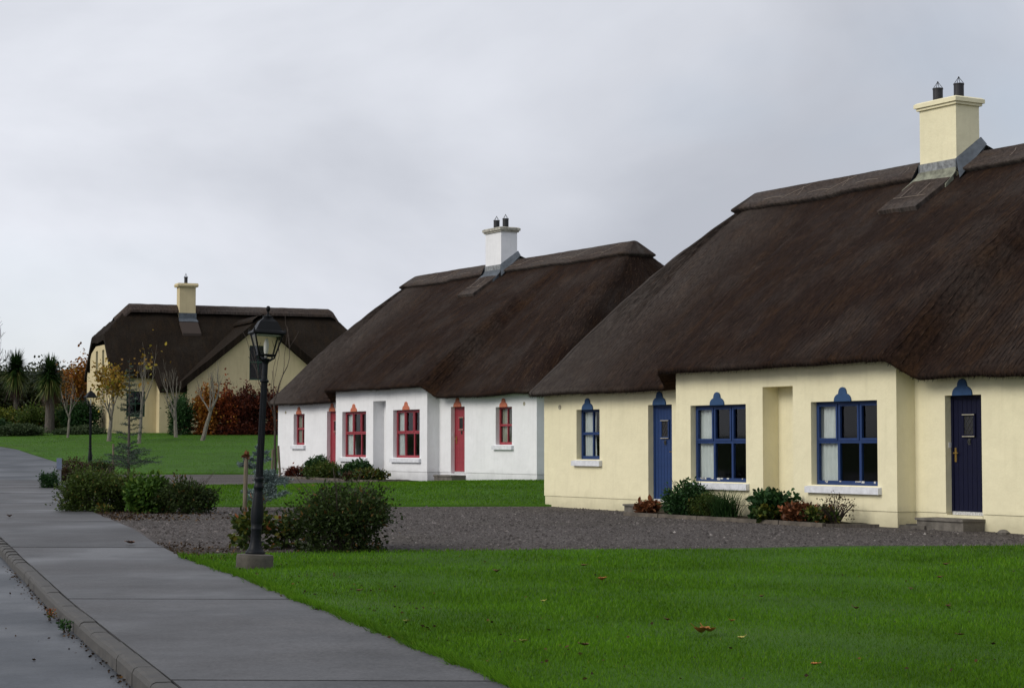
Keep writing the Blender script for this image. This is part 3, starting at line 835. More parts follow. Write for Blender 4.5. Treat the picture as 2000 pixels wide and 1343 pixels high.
def build_roof(house, seed, matt):
    T = Thatch(seed)
    rows = [0.0]+[k/42 for k in range(1, 43)]
    mb = MB(); mb.uv = []
    NC = len(T.cols)
    slope = math.hypot(ZR-ZE, T.Q1)
    for t in rows:
        for c, u in zip(T.cols, T.us):
            mb.v.append(T.pt(c, t)); mb.uv.append((u, t*slope))
    # rounded lip and soffit back to the wall
    def outward(c):
        if c[0] == 'f': return (0, c[2])
        if c[0] == 'c': return (c[2][0]*math.sin(c[1]), c[2][1]*math.cos(c[1]))
        return (c[2], 0)
    for (d, dz, nn) in ((0.0, -0.05, 1), (-0.03, -0.085, 1), (-0.10, -0.10, 0.6), (-0.55, -0.06, 0)):
        for c, u in zip(T.cols, T.us):
            x, y, z = T.pt(c, 1.0); ox, oy = outward(c)
            j = 0.014*nz(u*6, d*9, seed+11)*nn
            mb.v.append((x+ox*(d+j), y+oy*(d+j), z+dz+j)); mb.uv.append((u, slope-d*1.0-dz))
    nr = len(rows)+4
    for r in range(nr-1):
        for k in range(NC):
            k2 = (k+1) % NC
            mb.f.append((r*NC+k, (r+1)*NC+k, (r+1)*NC+k2, r*NC+k2))
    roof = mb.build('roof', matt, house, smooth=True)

    # loose straw over the coat and ragged ends at the eaves
    rng = np.random.default_rng(seed)
    V, Fq, tint = [], [], []
    def strand(p, q, w, tt):
        p, q = Vector(p), Vector(q); d = (q-p)
        a = d.cross(Vector((0, 0, 1))); a.normalize()
        i = len(V); V.extend([tuple(p-a*w), tuple(p+a*w), tuple(q)]); Fq.append((i, i+1, i+2)); tint.append(tt)
    for q in range(26000):
        c = T.cols[rng.integers(0, len(T.cols)//2+40)] if rng.random() < .8 else T.cols[rng.integers(0, len(T.cols))]
        t = math.sqrt(rng.uniform(0.01, 0.98)); t2 = min(1.0, t+rng.uniform(0.012, 0.04))
        p = T.pt(c, t, 0.004); p2 = T.pt(c, t2, 0.012+rng.random()*0.02)
        dx = rng.normal(0, 0.02)
        strand(p, (p2[0]+dx, p2[1], p2[2]), rng.uniform(0.004, 0.010), rng.random()**1.6)
    for q in range(11000):
        c = T.cols[rng.integers(0, len(T.cols))]
        x, y, z = T.pt(c, 1.0); ox, oy = outward(c); j = rng.uniform(-0.09, 0.0)
        p = (x+ox*j, y+oy*j, z-0.055+j*0.25+rng.uniform(-.02, .03)); l = rng.uniform(0.03, 0.11)
        strand(p, (p[0]+ox*l*.5+rng.normal(0, .012), p[1]+oy*l*.5+rng.normal(0, .012), p[2]-l*0.75), rng.uniform(0.004, 0.008), rng.random()**2*.7)
    st = link('straw', np_mesh('straw', np.array(V), np.array(Fq), MAT['straw'], np.array(tint)), roof); st['kind'] = 'stuff'

    # raised ridge cap
    cb = MB(); cb.uv = []
    def tcap(c, f):
        x, y, h = T.plan(c, 1.0)
        return (0.098+0.022*smooth(0.5, 1, h)+0.004*nz(x*1.1, y, seed+21))*f
    prow = [0.0, 0.05, 0.15, 0.3, 0.5, 0.7, 0.88, 1.0]
    for f in prow:
        for c, u in zip(T.cols, T.us):
            x, y, z = T.pt(c, tcap(c, f), 0.0, 0.6)
            ox, oy = outward(c)
            k = 0.11*f
            cb.v.append((x+ox*k*.72, y+oy*k*.72, z+0.145-0.05*f-0.05*(1-min(1, f/0.15))**2)); cb.uv.append((u*0.4+50, f*2.2))
    for (k, dz) in ((0.085, 0.055), (0.02, 0.02), (-0.06, -0.06)):
        for c, u in zip(T.cols, T.us):
            x, y, z = T.pt(c, tcap(c, 1.0), 0.0, 0.6); ox, oy = outward(c)
            cb.v.append((x+ox*k, y+oy*k, z+dz)); cb.uv.append((u*0.4+50, 2.3))
    for r in range(len(prow)+2):
        for k in range(NC):
            k2 = (k+1) % NC
            cb.f.append((r*NC+k, (r+1)*NC+k, (r+1)*NC+k2, r*NC+k2))
    cb.build('ridge_cap', MAT['cap'], roof, smooth=True)

    # hazel spars stitched over the cap
    fc = [c for c in T.cols if c[0] == 'f' and c[2] < 0]
    def colat(s): return min(fc, key=lambda c: abs(c[1]-s))
    def cp(s, f):
        c = colat(s); x, y, z = T.pt(c, tcap(c, f), 0.0, 0.6); ox, oy = 0, -1; k = 0.11*f
        return (s, y+oy*k*.72, z+0.145-0.05*f+0.008)
    rnd = random.Random(seed)
    for q in range(24):
        s0 = -6.4+q*0.56+rnd.uniform(-.15, .15)
        if -1.3 < s0 < 0.3 or s0 > 6.4: continue
        if rnd.random() < 0.3: continue
        kind = q % 3
        if kind == 0: pts = [cp(s0, 0.75), cp(s0+0.35, 0.68), cp(s0+0.7, 0.74)]
        elif kind == 1: pts = [cp(s0, 0.85), cp(s0+0.3, 0.55), cp(s0+0.65, 0.25)]
        else: pts = [cp(s0, 0.30), cp(s0+0.10, 0.50), cp(s0+0.12, 0.78)]
        MB().tube(pts, 0.007, 5).build('hazel_spar', MAT['spar'], roof)

    # layered saddle of thatch below the chimney
    ss = MB(); ss.uv = []
    n, m = 14, 8
    x0, x1, ta, tb = -1.02, 0.13, 0.12, 0.300
    for lift in (0.075, -0.05):
        for j in range(m+1):
            t = ta+(tb-ta)*j/m
            for i in range(n+1):
                x = x0+(x1-x0)*i/n
                p = T.pt(('f', x, -1), t, 0, 0.5)
                e = 0.03*nz(x*5, 0, seed)*(1 if j == m else 0)
                ss.v.append((x+(-0.10+0.0*x)*(j/m)*(0.6 if i < n else 0.6), p[1]+e-lift*0.5, p[2]+lift)); ss.uv.append((x*0.6+9, t*6))
    o_ = (n+1)*(m+1)
    for j in range(m):
        for i in range(n):
            a = j*(n+1)+i; ss.f.append((a, a+n+1, a+n+2, a+1))
    for i in range(n): ss.f.append((m*(n+1)+i, o_+m*(n+1)+i, o_+m*(n+1)+i+1, m*(n+1)+i+1))
    for j in range(m):
        ss.f.append((j*(n+1), o_+j*(n+1), o_+(j+1)*(n+1), (j+1)*(n+1)))
        ss.f.append(((j+1)*(n+1)+n, o_+(j+1)*(n+1)+n, o_+j*(n+1)+n, j*(n+1)+n))
    ss.build('saddle', MAT['cap'], roof, smooth=False)
    for xx in (-0.72, -0.22):
        pts = []
        for t in (0.165, 0.20, 0.235):
            p = T.pt(('f', xx, -1), t, 0, 0.5); pts.append((xx-0.08+(t-.165)*0.4, p[1]-0.05, p[2]+0.09))
        MB().tube(pts, 0.007, 5).build('hazel_spar', MAT['spar'], roof)
    pts = []
    for k in range(5):
        xx = x0+0.1+(x1-x0-0.2)*k/4; p = T.pt(('f', xx, -1), 0.235, 0, 0.5); pts.append((xx-0.05, p[1]-0.05, p[2]+0.085))
    MB().tube(pts, 0.007, 5).build('hazel_spar', MAT['spar'], roof)
    return roof, T

def chimney(house, x0, x1, y0, y1, zb, zt, mat, capmat, zroof, pots, slope, moss):
    ch = MB().box(x0, x1, y0, y1, zb, zt-0.15).build('chimney', mat, house)
    cp = MB(); o = 0.085
    cp.box(x0-o*.55, x1+o*.55, y0-o*.55, y1+o*.55, zt-0.152, zt-0.10)
    cp.box(x0-o, x1+o, y0-o, y1+o, zt-0.0985, zt-0.02)
    cp.box(x0-o, x1+o, y0-o, y1+o, zt-0.0195, zt+0.012, 0.05)
    cp.build('chimney_cap', capmat, ch)
    for px in pots:
        yc = (y0+y1)/2
        MB().lathe([(0.10, zt-0.01), (0.107, zt+0.01), (0.102, zt+0.04), (0.102, zt+0.29), (0.109, zt+0.295), (0.109, zt+0.32), (0.095, zt+0.32)], 18, px, yc).build('flue_pot', MAT['pot'], ch, smooth=False)
        cg = MB()
        for k in range(4):
            a = k*math.pi/2+0.5
            cg.tube([(px+0.105*math.cos(a), yc+0.105*math.sin(a), zt+0.315), (px+0.01*math.cos(a), yc+0.01*math.sin(a), zt+0.44)], 0.006, 5)
        cg.lathe([(0.014, zt+0.43), (0.018, zt+0.445), (0.009, zt+0.465)], 8, px, yc)
        cg.build('pot_cage', MAT['pot'], ch)
    # lead flashing: stepped apron in front, raked strip on both sides
    zf = zroof(y0)
    MB().box(x0-0.02, x1+0.02, y0-0.022, y0-0.0005, zf+0.20, zf+0.40).build('cover_flashing', MAT['lead_pale'], ch)
    fl = MB()
    for a_, b_ in ((0, 1), (1, 2), (2, 3)):
        pr = [(y0-0.026, zf+0.235), (y0-0.05, zf+0.14), (y0-0.17, zf+0.02), (y0-0.33, zf-0.13)]
        (ya, za), (yb, zb_) = pr[a_], pr[b_]; e0, e1 = 0.022+0.03*a_, 0.022+0.03*b_
        fl.quad((x0-e0-.03*a_, ya, za), (x0-e1-.03*b_, yb, zb_), (x1+e1*.4, yb, zb_), (x1+e0*.4, ya, za))
        fl.quad((x1+e0*.4, ya, za), (x1+e1*.4, yb, zb_), (x1+e1*.4, yb, zb_-.16), (x1+e0*.4, ya, za-.3))
    fl.quad((x0-.14, y0-0.33, zf-0.13), (x0-.14, y0-0.33, zf-0.22), (x1+.04, y0-0.33, zf-0.22), (x1+.04, y0-0.33, zf-0.13))
    fl.build('apron_flashing', moss, ch)
    for sx, xx in ((-1, x0), (1, x1)):
        sf = MB()
        pr = [(y0-0.03, zroof(y0)+0.40), (y1+0.03, zroof(y1)+0.27), (y1+0.03, zroof(y1)-0.1), (y0-0.03, zroof(y0)-0.12)]
        a, b = (xx, xx+0.02*sx)
        n_ = len(sf.v)
        sf.v += [(a, p[0], p[1]) for p in pr]+[(b, p[0], p[1]) for p in pr]+[(b+0.20*sx, pr[0][0]-.1, pr[0][1]-0.42), (b+0.16*sx, pr[1][0], pr[1][1]-0.16)]
        sf.f += [(0, 1, 5, 4), (4, 5, 9, 8), (0, 4, 7, 3), (1, 2, 6, 5), (8, 9, 6, 7)]
        sf.build('side_flashing', MAT['lead'], ch)
    bf = MB(); zb_ = zroof(y1)
    bf.box(x0-0.02, x1+0.02, y1+0.0005, y1+0.022, zb_-0.1, zb_+0.19)
    bf.quad((x0-.02, y1+.02, zb_+.10), (x1+.16, y1+.02, zb_+.10), (x1+.16, y1+.35, zb_-.02), (x0-.02, y1+.35, zb_-.02))
    bf.build('back_flashing', MAT['lead'], ch)
    return ch

def cottage(name, loc, rz, label, wall, wmat, dmat_l, dmat_r, orn, curt, curt_small, seed, capmat, moss):
    h = empty(name, loc, rz)
    tag(h, label, 'cottage')
    ZB = -0.55; ZT = 2.52
    mb = MB()
    zw0, zw1 = 0.43, 1.93
    def run(z0, z1, inset, m, win):
        sw0 = 0.835
        i = inset
        holesL = [(-V2, -V1, sw0, 1.93), (-D2, -D1, -0.03 if win else z0, 1.985)] if win else [(-D2, -D1, z0, z1)]
        holesR = [(V1, V2, sw0, 1.93), (D1, D2, -0.03 if win else z0, 1.985)] if win else [(D1, D2, z0, z1)]
        return holesL, holesR
    # upper walls
    hl, hr = run(0, ZT, 0, mb, True)
    hl = [(a, b, max(c, 0.0), d) for a, b, c, d in hl]; hr = [(a, b, max(c, 0.0), d) for a, b, c, d in hr]
    wall_panel(mb, (0, 0), (1, 0), (0, 1), -EE, -LB+0.0, 0, ZT, 0.30, hl)
    wall_panel(mb, (0, 0), (1, 0), (0, 1), LB, EE, 0, ZT, 0.30, hr)
    wall_panel(mb, (0, -PB), (1, 0), (0, 1), -LB, LB, 0, 2.86, 0.375, [(-W2, -W1, zw0, zw1), (-NI, NI, 0, 2.24), (W1, W2, zw0, zw1)])
    wall_panel(mb, (LB, -PB+0.3755), (0, 1), (-1, 0), 0.0, 0.34, 0, 2.86, 0.3)
    wall_panel(mb, (-LB, -PB+0.3755), (0, 1), (1, 0), 0.0, 0.34, 0, 2.86, 0.3)
    mb.quad((-NI-.02, -PB+0.376, 0), (NI+.02, -PB+0.376, 0), (NI+.02, -PB+0.376, 2.3), (-NI-.02, -PB+0.376, 2.3))
    wall_panel(mb, (EE, 0.3003), (0, 1), (-1, 0), 0, 2*BD-0.6006, 0, ZT, 0.3)
    wall_panel(mb, (-EE, 0.3003), (0, 1), (1, 0), 0, 2*BD-0.6006, 0, ZT, 0.3)
    wall_panel(mb, (0, 2*BD), (1, 0), (0, -1), -EE, EE, 0, ZT, 0.3)
    mb.build('wall', wall, h)
    # plinth, set back so that the wall above throws a drip line
    pb = MB(); i = 0.016
    for a, b, y, e0, e1 in ((-EE+i, -D2, i, 0, 0), (-D1, -LB+i, i, 0, 0), (LB-i, D1, i, 0, 0), (D2, EE-i, i, 0, 0), (-LB+i, -NI, -PB+i, 0, 0), (NI, LB-i, -PB+i, 0, 0)):
        pb.box(a, b, y, y+0.28, ZB, -0.004)
    pb.box(-NI, NI, -PB+0.378, -PB+0.40, ZB, -0.004)
    for s in (-1, 1):
        a, b = sorted((s*(EE-i), s*(EE-0.28)))
        pb.box(a, b, 0.30, 2*BD-i, ZB, -0.004)
        a, b = sorted((s*(LB-i), s*(LB-0.28)))
        pb.box(a, b, -PB+0.30, 0.02, ZB, -0.004)
    pb.box(-EE+0.28, EE-0.28, 2*BD-0.3, 2*BD-i, ZB, -0.004)
    pb.build('plinth', wall, h)
    # partition behind the front rooms keeps them dim
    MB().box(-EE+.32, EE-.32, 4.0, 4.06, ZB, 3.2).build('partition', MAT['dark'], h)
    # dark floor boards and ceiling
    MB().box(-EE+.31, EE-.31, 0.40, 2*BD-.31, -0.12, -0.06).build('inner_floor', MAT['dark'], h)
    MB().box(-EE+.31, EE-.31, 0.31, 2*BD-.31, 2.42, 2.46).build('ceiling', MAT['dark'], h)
    # windows
    window(h, -W2, -W1, -PB, zw0, zw1, 3, wmat, MAT['sill'], curt, seed+1)
    window(h, W1, W2, -PB, zw0, zw1, 3, wmat, MAT['sill'], curt, seed+3)
    window(h, -V2, -V1, 0, 0.835, 1.93, 2, wmat, MAT['sill'], curt_small, seed+5)
    window(h, V1, V2, 0, 0.835, 1.93, 2, wmat, MAT['sill'], curt_small, seed+7)
    for c in (-(W1+W2)/2, (W1+W2)/2): ornament(h, c, -PB, 1.925, 0.46, 0.255, orn)
    for c in (-(V1+V2)/2, (V1+V2)/2): ornament(h, c, 0, 1.925, 0.44, 0.255, orn)
    for c in (-(D1+D2)/2, (D1+D2)/2): ornament(h, c, 0, 1.98, 0.47, 0.28, orn)
    d = door(h, -D2, -D1, 0, 0.0, 1.985, -1, dmat_l, seed+9)
    d = door(h, D1, D2, 0, 0.0, 1.985, 1, dmat_r, seed+11)
    MB().box(D1+0.004, D1+0.016, 0.07, 0.12, 1.10, 1.19).build('bell_push', MAT['plastic'], h)
    # eave lights above the doors
    for s in (-1, 1):
        c = s*(D1+D2)/2
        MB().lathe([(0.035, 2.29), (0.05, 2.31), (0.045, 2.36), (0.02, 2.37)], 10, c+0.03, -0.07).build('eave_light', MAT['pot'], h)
    # door steps and the sill of the door opening
    for s in (-1, 1):
        a, b = sorted((s*D1, s*D2))
        MB().box(a+.002, b-.002, 0.002, 0.28, ZB, -0.034).build('door_base', wall, h)
        mm = MB(); mm.box(a-0.22, b+0.03, -0.46, -0.002+0.012, ZB, -0.12); mm.box(a-0.24, b+0.05, -0.49, 0.010, -0.1195, -0.08)
        mm.build('door_step', MAT['step'], h)
    # round wall vents
    for (x, y, z) in ((-8.45, 0, 2.0), (8.45, 0, 2.0), (0.20, -PB+0.375, 1.96)):
        v = MB().lathe([(0.055, -0.004), (0.055, 0.012), (0.042, 0.018), (0.030, 0.010)], 16).build('vent', MAT['vent'], h, (x, y, z), (R(90), 0, 0))
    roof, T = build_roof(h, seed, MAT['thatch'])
    def zroof(y):
        return T.pt(('f', -0.4, -1), min(1, abs(BD-y)/T.Q1), 0, 0)[2] + (0.0 if y < BD-0.45 else 0.13)
    chimney(h, -0.96, 0.10, BD-0.62, BD, 5.6, 8.10, wall, capmat, zroof, (-0.75, -0.14), 1.0, moss)
    return h

RZ = -1.044
YL, WL = (5.331, 36.62, 0.466), (-3.897, 62.79, 0.795)
yc = cottage('thatched_cottage', YL, RZ, 'pale yellow thatched cottage with blue doors and blue window frames, nearest on the right',
             MAT['yellow'], MAT['blue'], MAT['blue'], MAT['navy'], MAT['orn_blue'], MAT['curtain'], MAT['curtain'], 11, MAT['yellow'], MAT['leadmoss'])
wc = cottage('thatched_cottage', WL, RZ, 'white thatched cottage with red doors and red window frames, in the middle',
             MAT['white'], MAT['red'], MAT['red'], MAT['red'], MAT['orn_red'], MAT['curtain'], MAT['curtain_w'], 43, MAT['capstone'], MAT['lead'])

# ------------------------------------------------------------------ far house
def far_house():
    rz = R(23)
    h = empty('thatched_house', (-22.05, 107.0, 2.25), rz)
    tag(h, 'cream two-storey thatched house with a large gable, far behind the trees', 'house')
    dep = 7.0; RG = 3.5; zr = 6.98; sl = 1.0
    Wl = MAT['cream']
    mb = MB()
    # front left bay (upper eave), protruding middle part, back and ends
    wall_panel(mb, (0, 0), (1, 0), (0, 1), 0, 2.5, -.6, 3.6, .3, [(.85, 1.9, .95, 2.35)])
    wall_panel(mb, (2.5, -0.8), (1, 0), (0, 1), 0, 1.55, -.6, 2.75, .3)
    wall_panel(mb, (2.5, -0.4998), (0, 1), (1, 0), 0, .7, -.6, 2.9, .25)
    wall_panel(mb, (12.4, 0), (1, 0), (0, 1), 0, 2.9, -.6, 3.0, .3)
    wall_panel(mb, (0, dep), (1, 0), (0, -1), 0, 15.3, -.6, 3.6, .3)
    wall_panel(mb, (15.3, .3003), (0, 1), (-1, 0), 0, dep-.6006, -.6, 3.6, .3)
    # left gable end: wall with two tall openings and sloped shoulders
    wall_panel(mb, (0, .3003), (0, 1), (1, 0), 0, dep-.6006, -.6, 3.55, .3, [(1.75, 2.35, 3.0, 3.55), (3.55, 4.15, 3.0, 3.55)])
    for a, b in ((.9, 2.05), (2.65, 3.85), (4.45, 6.1)):
        zt = 5.0
        pts = [(a, 3.55), (b, 3.55), (b, min(zt, 3.65+min(b, dep-b)*1.0)), (a, min(zt, 3.65+min(a, dep-a)*1.0))]
        for x in (0.0, 0.3): mb.poly([(x, p[0], p[1]) for p in (pts if x else pts[::-1])])
    for a, b in ((2.05, 2.65), (3.85, 4.45)):
        for x in (0.0, .3): mb.poly([(x, a, 4.72), (x, b, 4.72), (x, b, 5.0), (x, a, 5.0)])
    for y in (2.05, 2.65, 3.85, 4.45): mb.quad((0, y, 3.0), (.3, y, 3.0), (.3, y, 5.0), (0, y, 5.0))
    # cross gable front
    gs, hw, pk, eb, gy = 8.11, 4.15, 6.15, 2.75, -1.2
    holes = [(gs-.63, gs+.41, 3.02, 4.95), (gs-1.1, gs+1.1, .9, 2.2)]
    a0, a1 = gs-hw, gs+hw
    ss = sorted({a0, gs-.63, gs+.41, gs, gs-1.1, gs+1.1, a1}); zs_ = [-.6, .9, 2.2, 3.02, 4.95]
    def top(s): return pk-abs(s-gs)*(pk-eb)/hw
    for i in range(len(ss)-1):
        p, q = ss[i], ss[i+1]; m = (p+q)/2
        zc = [-.6]
        for hh in holes:
            if hh[0] < m < hh[1]: zc += [hh[2], hh[3]]
        zc = sorted(zc)
        segs = [(zc[k], zc[k+1]) for k in range(0, len(zc)-1, 2)]
        last = zc[-1] if len(zc) % 2 else zc[-1]
        for (c, d) in segs: mb.quad((p, gy, c), (q, gy, c), (q, gy, d), (p, gy, d))
        mb.poly([(p, gy, last), (q, gy, last), (q, gy, top(q)), (p, gy, top(p))])
    for hh in holes:
        mb.quad((hh[0], gy, hh[2]), (hh[0], gy, hh[3]), (hh[0], gy+.3, hh[3]), (hh[0], gy+.3, hh[2]))
        mb.quad((hh[0], gy, hh[3]), (hh[1], gy, hh[3]), (hh[1], gy+.3, hh[3]), (hh[0], gy+.3, hh[3]))
        mb.quad((hh[1], gy, hh[2]), (hh[1], gy, hh[3]), (hh[1], gy+.3, hh[3]), (hh[1], gy+.3, hh[2]))
    mb.quad((a0, gy, -.6), (a0, gy+2.5, -.6), (a0, gy+2.5, eb), (a0, gy, eb))
    mb.quad((a1, gy, -.6), (a1, gy+2.5, -.6), (a1, gy+2.5, eb), (a1, gy, eb))
    mb.build('wall', Wl, h)
    MB().box(.35, 15.0, 2.6, 2.65, -.6, 5.0).build('partition', MAT['dark'], h)
    # windows
    window(h, .85, 1.9, 0, .95, 2.35, 2, MAT['green'], MAT['cream'], None, 3, sill=False)
    window(h, gs-.63, gs+.41, gy, 3.02, 4.95, 2, MAT['green'], MAT['cream'], None, 4, inset=.08, sill=False)
    window(h, gs-1.1, gs+1.1, gy, .9, 2.2, 3, MAT['green'], MAT['cream'], None, 5, inset=.08, sill=False)
    for y in (2.05, 3.85):
        w = MB().box(.10, .16, y, y+.6, 3.0, 4.72).build('window', MAT['green'], h)
        MB().box(.085, .099, y+.07, y+.53, 3.07, 4.65).build('pane', MAT['pot'], w)
    # main roof as a shell over the plan
    rb = MB(); rb.uv = []
    xs_ = np.linspace(-.10, 15.65, 112)
    # step in the eave line exactly between the two front parts
    def eave(x): return -0.35 if x < 2.36 else (-1.12 if x < 12.3 else -0.35)
    NRW = 34
    def hgt(x, y):
        z = zr-abs(y-RG)*sl
        z = min(z, zr+0.10-max(0, (1.75-x))*1.0)          # left half hip
        z = min(z, zr-max(0, x-13.7)*1.55)                 # right hip
        z += 0.05*nz(x*.8, y*.8, 5)+0.02*nz(x*3, y*3, 6)
        k = abs(y-RG)
        return z+0.10*math.sin(min(1, k/4.2)*math.pi)
    top_, bot_ = [], []
    cols = []
    for x in xs_:
        ya, yb = eave(x), dep+.35
        cols.append([(x, ya+(yb-ya)*k/NRW) for k in range(NRW+1)])
    for lift in (0.26, -0.10):
        for col in cols:
            for (x, y) in col:
                zz = hgt(x, y)
                rb.v.append((x, y, zz+lift if zz+lift > 1 else 1)); rb.uv.append((x+y*0.001, abs(y-RG)*1.41))
    n = NRW+1; off = len(cols)*n
    for i in range(len(cols)-1):
        for k in range(NRW):
            a = i*n+k
            rb.f.append((a, a+n, a+n+1, a+1)); rb.f.append((off+a, off+a+1, off+a+n+1, off+a+n))
        rb.f.append((i*n, off+i*n, off+(i+1)*n, (i+1)*n)); e = i*n+NRW
        rb.f.append((e, e+n, off+e+n, off+e))
    for k in range(NRW):
        rb.f.append((k, k+1, off+k+1, off+k)); e = (len(cols)-1)*n+k
        rb.f.append((e, off+e, off+e+1, e+1))
    roof = rb.build('roof', MAT['thatch_old'], h, smooth=False)
    # cross gable roof
    gb = MB(); gb.uv = []
    N = 22; ov = .45
    def gz_(s, y): return pk+.15-abs(s-gs)*(pk-eb)/hw*1.0+.03*nz(s*1.5, y*1.5, 9)
    for lift in (.30, -.13):
        for k in range(13):
            y = gy-.42+k*(RG-gy-.2)/12
            for i in range(2*N+1):
                s = gs+(i-N)/N*(hw+ov)
                gb.v.append((s, y, gz_(s, y)+lift-0.02*(abs(i-N) < 2))); gb.uv.append((y, abs(s-gs)*1.35))
    n = 2*N+1; off = 13*n
    for k in range(12):
        for i in range(2*N):
            a = k*n+i
            gb.f.append((a, a+1, a+n+1, a+n)); gb.f.append((off+a, off+a+n, off+a+n+1, off+a+1))
        gb.f.append((k*n, k*n+n, off+k*n+n, off+k*n)); e = k*n+2*N
        gb.f.append((e, off+e, off+e+n, e+n))
    for i in range(2*N): gb.f.append((i, off+i, off+i+1, i+1))
    gb.build('gable_roof', MAT['thatch_old'], roof, smooth=False)
    # ridge caps
    cb = MB(); cb.uv = []
    def capz(x): return hgt(x, RG)-0.10*0
    pr = [(-.62, -.50), (-.60, -.36), (-.3, -.09), (0, .02), (.3, -.09), (.60, -.36), (.62, -.50)]
    xl = list(np.linspace(-.1, 15.1, 70))
    for x in xl:
        for (dy, dz) in pr:
            fall = min(0, zr+.10-max(0, 1.75-x)-zr, -max(0, x-13.7)*1.55)
            sc = 1.0
            z = zr+.46+dz*1.0
            if fall < -0.05: z = max(z, -99)+fall*0.98
            cb.v.append((x, RG+dy*sc, z+.015*nz(x*2, dy, 4))); cb.uv.append((x*.4, abs(dy)*1.6))
    # keep only the ridge proper plus a short way down each hip
    m = len(pr)
    for i in range(len(xl)-1):
        if xl[i] < 0.75 or xl[i+1] > 14.3: continue
        for k in range(m-1):
            a = i*m+k; cb.f.append((a, a+m, a+m+1, a+1))
    cb.build('ridge_cap', MAT['cap'], roof)
    gc = MB(); gc.uv = []
    for k in range(13):
        y = gy-.50+k*(RG-gy-.4)/12
        for (ds, dz) in pr:
            gc.v.append((gs+ds, y, pk+.50+dz*.86)); gc.uv.append((y*.4, abs(ds)*1.6))
    for k in range(12):
        for q in range(m-1):
            a = k*m+q; gc.f.append((a, a+1, a+m+1, a+m))
    gc.build('ridge_cap', MAT['thatch_old'], roof)
    # chimney
    def zroof(y): return zr+.30-abs(y-RG)
    c = MB().box(4.42, 5.36, RG-.75, RG-.05, 5.8, 8.45).build('chimney', Wl, h)
    cc = MB(); cc.box(4.30, 5.48, RG-.87, RG+.07, 8.451, 8.53); cc.box(4.27, 5.51, RG-.90, RG+.10, 8.531, 8.66, .05); cc.build('chimney_cap', Wl, c)
    MB().lathe([(.10, 8.64), (.10, 9.0), (.12, 9.0), (.12, 9.05), (.09, 9.05)], 14, 4.86, RG-.4).build('flue_pot', MAT['pot'], c)
    cg = MB()
    for k in range(4):
        a = k*math.pi/2+.4
        cg.tube([(4.86+.10*math.cos(a), RG-.4+.10*math.sin(a), 9.04), (4.86, RG-.4, 9.26)], .010, 4)
    cg.build('pot_cage', MAT['lead'], c)
    ap = MB(); ap.box(4.38, 5.40, RG-.79, RG-.752, 6.3, 6.95)
    ap.quad((4.38, RG-.80, 6.62), (5.40, RG-.80, 6.62), (5.46, RG-1.06, 6.44), (4.34, RG-1.06, 6.44)); ap.build('apron_flashing', MAT['lead'], c)
    sd_ = MB(); sd_.uv = [(.0, 0)]*8
    i0, i1 = RG-1.0, RG-1.75
    sd_.v += [(4.36, i0, zroof(i0)+.18), (5.42, i0, zroof(i0)+.18), (5.46, i1, zroof(i1)+.20), (4.40, i1, zroof(i1)+.20),
              (4.36, i0, zroof(i0)-.1), (5.42, i0, zroof(i0)-.1), (5.46, i1, zroof(i1)-.1), (4.40, i1, zroof(i1)-.1)]
    sd_.f += [(0, 3, 2, 1), (3, 7, 6, 2), (0, 4, 7, 3), (1, 2, 6, 5)]
    sd_.build('saddle', MAT['cap'], roof)
    return h
far_house()

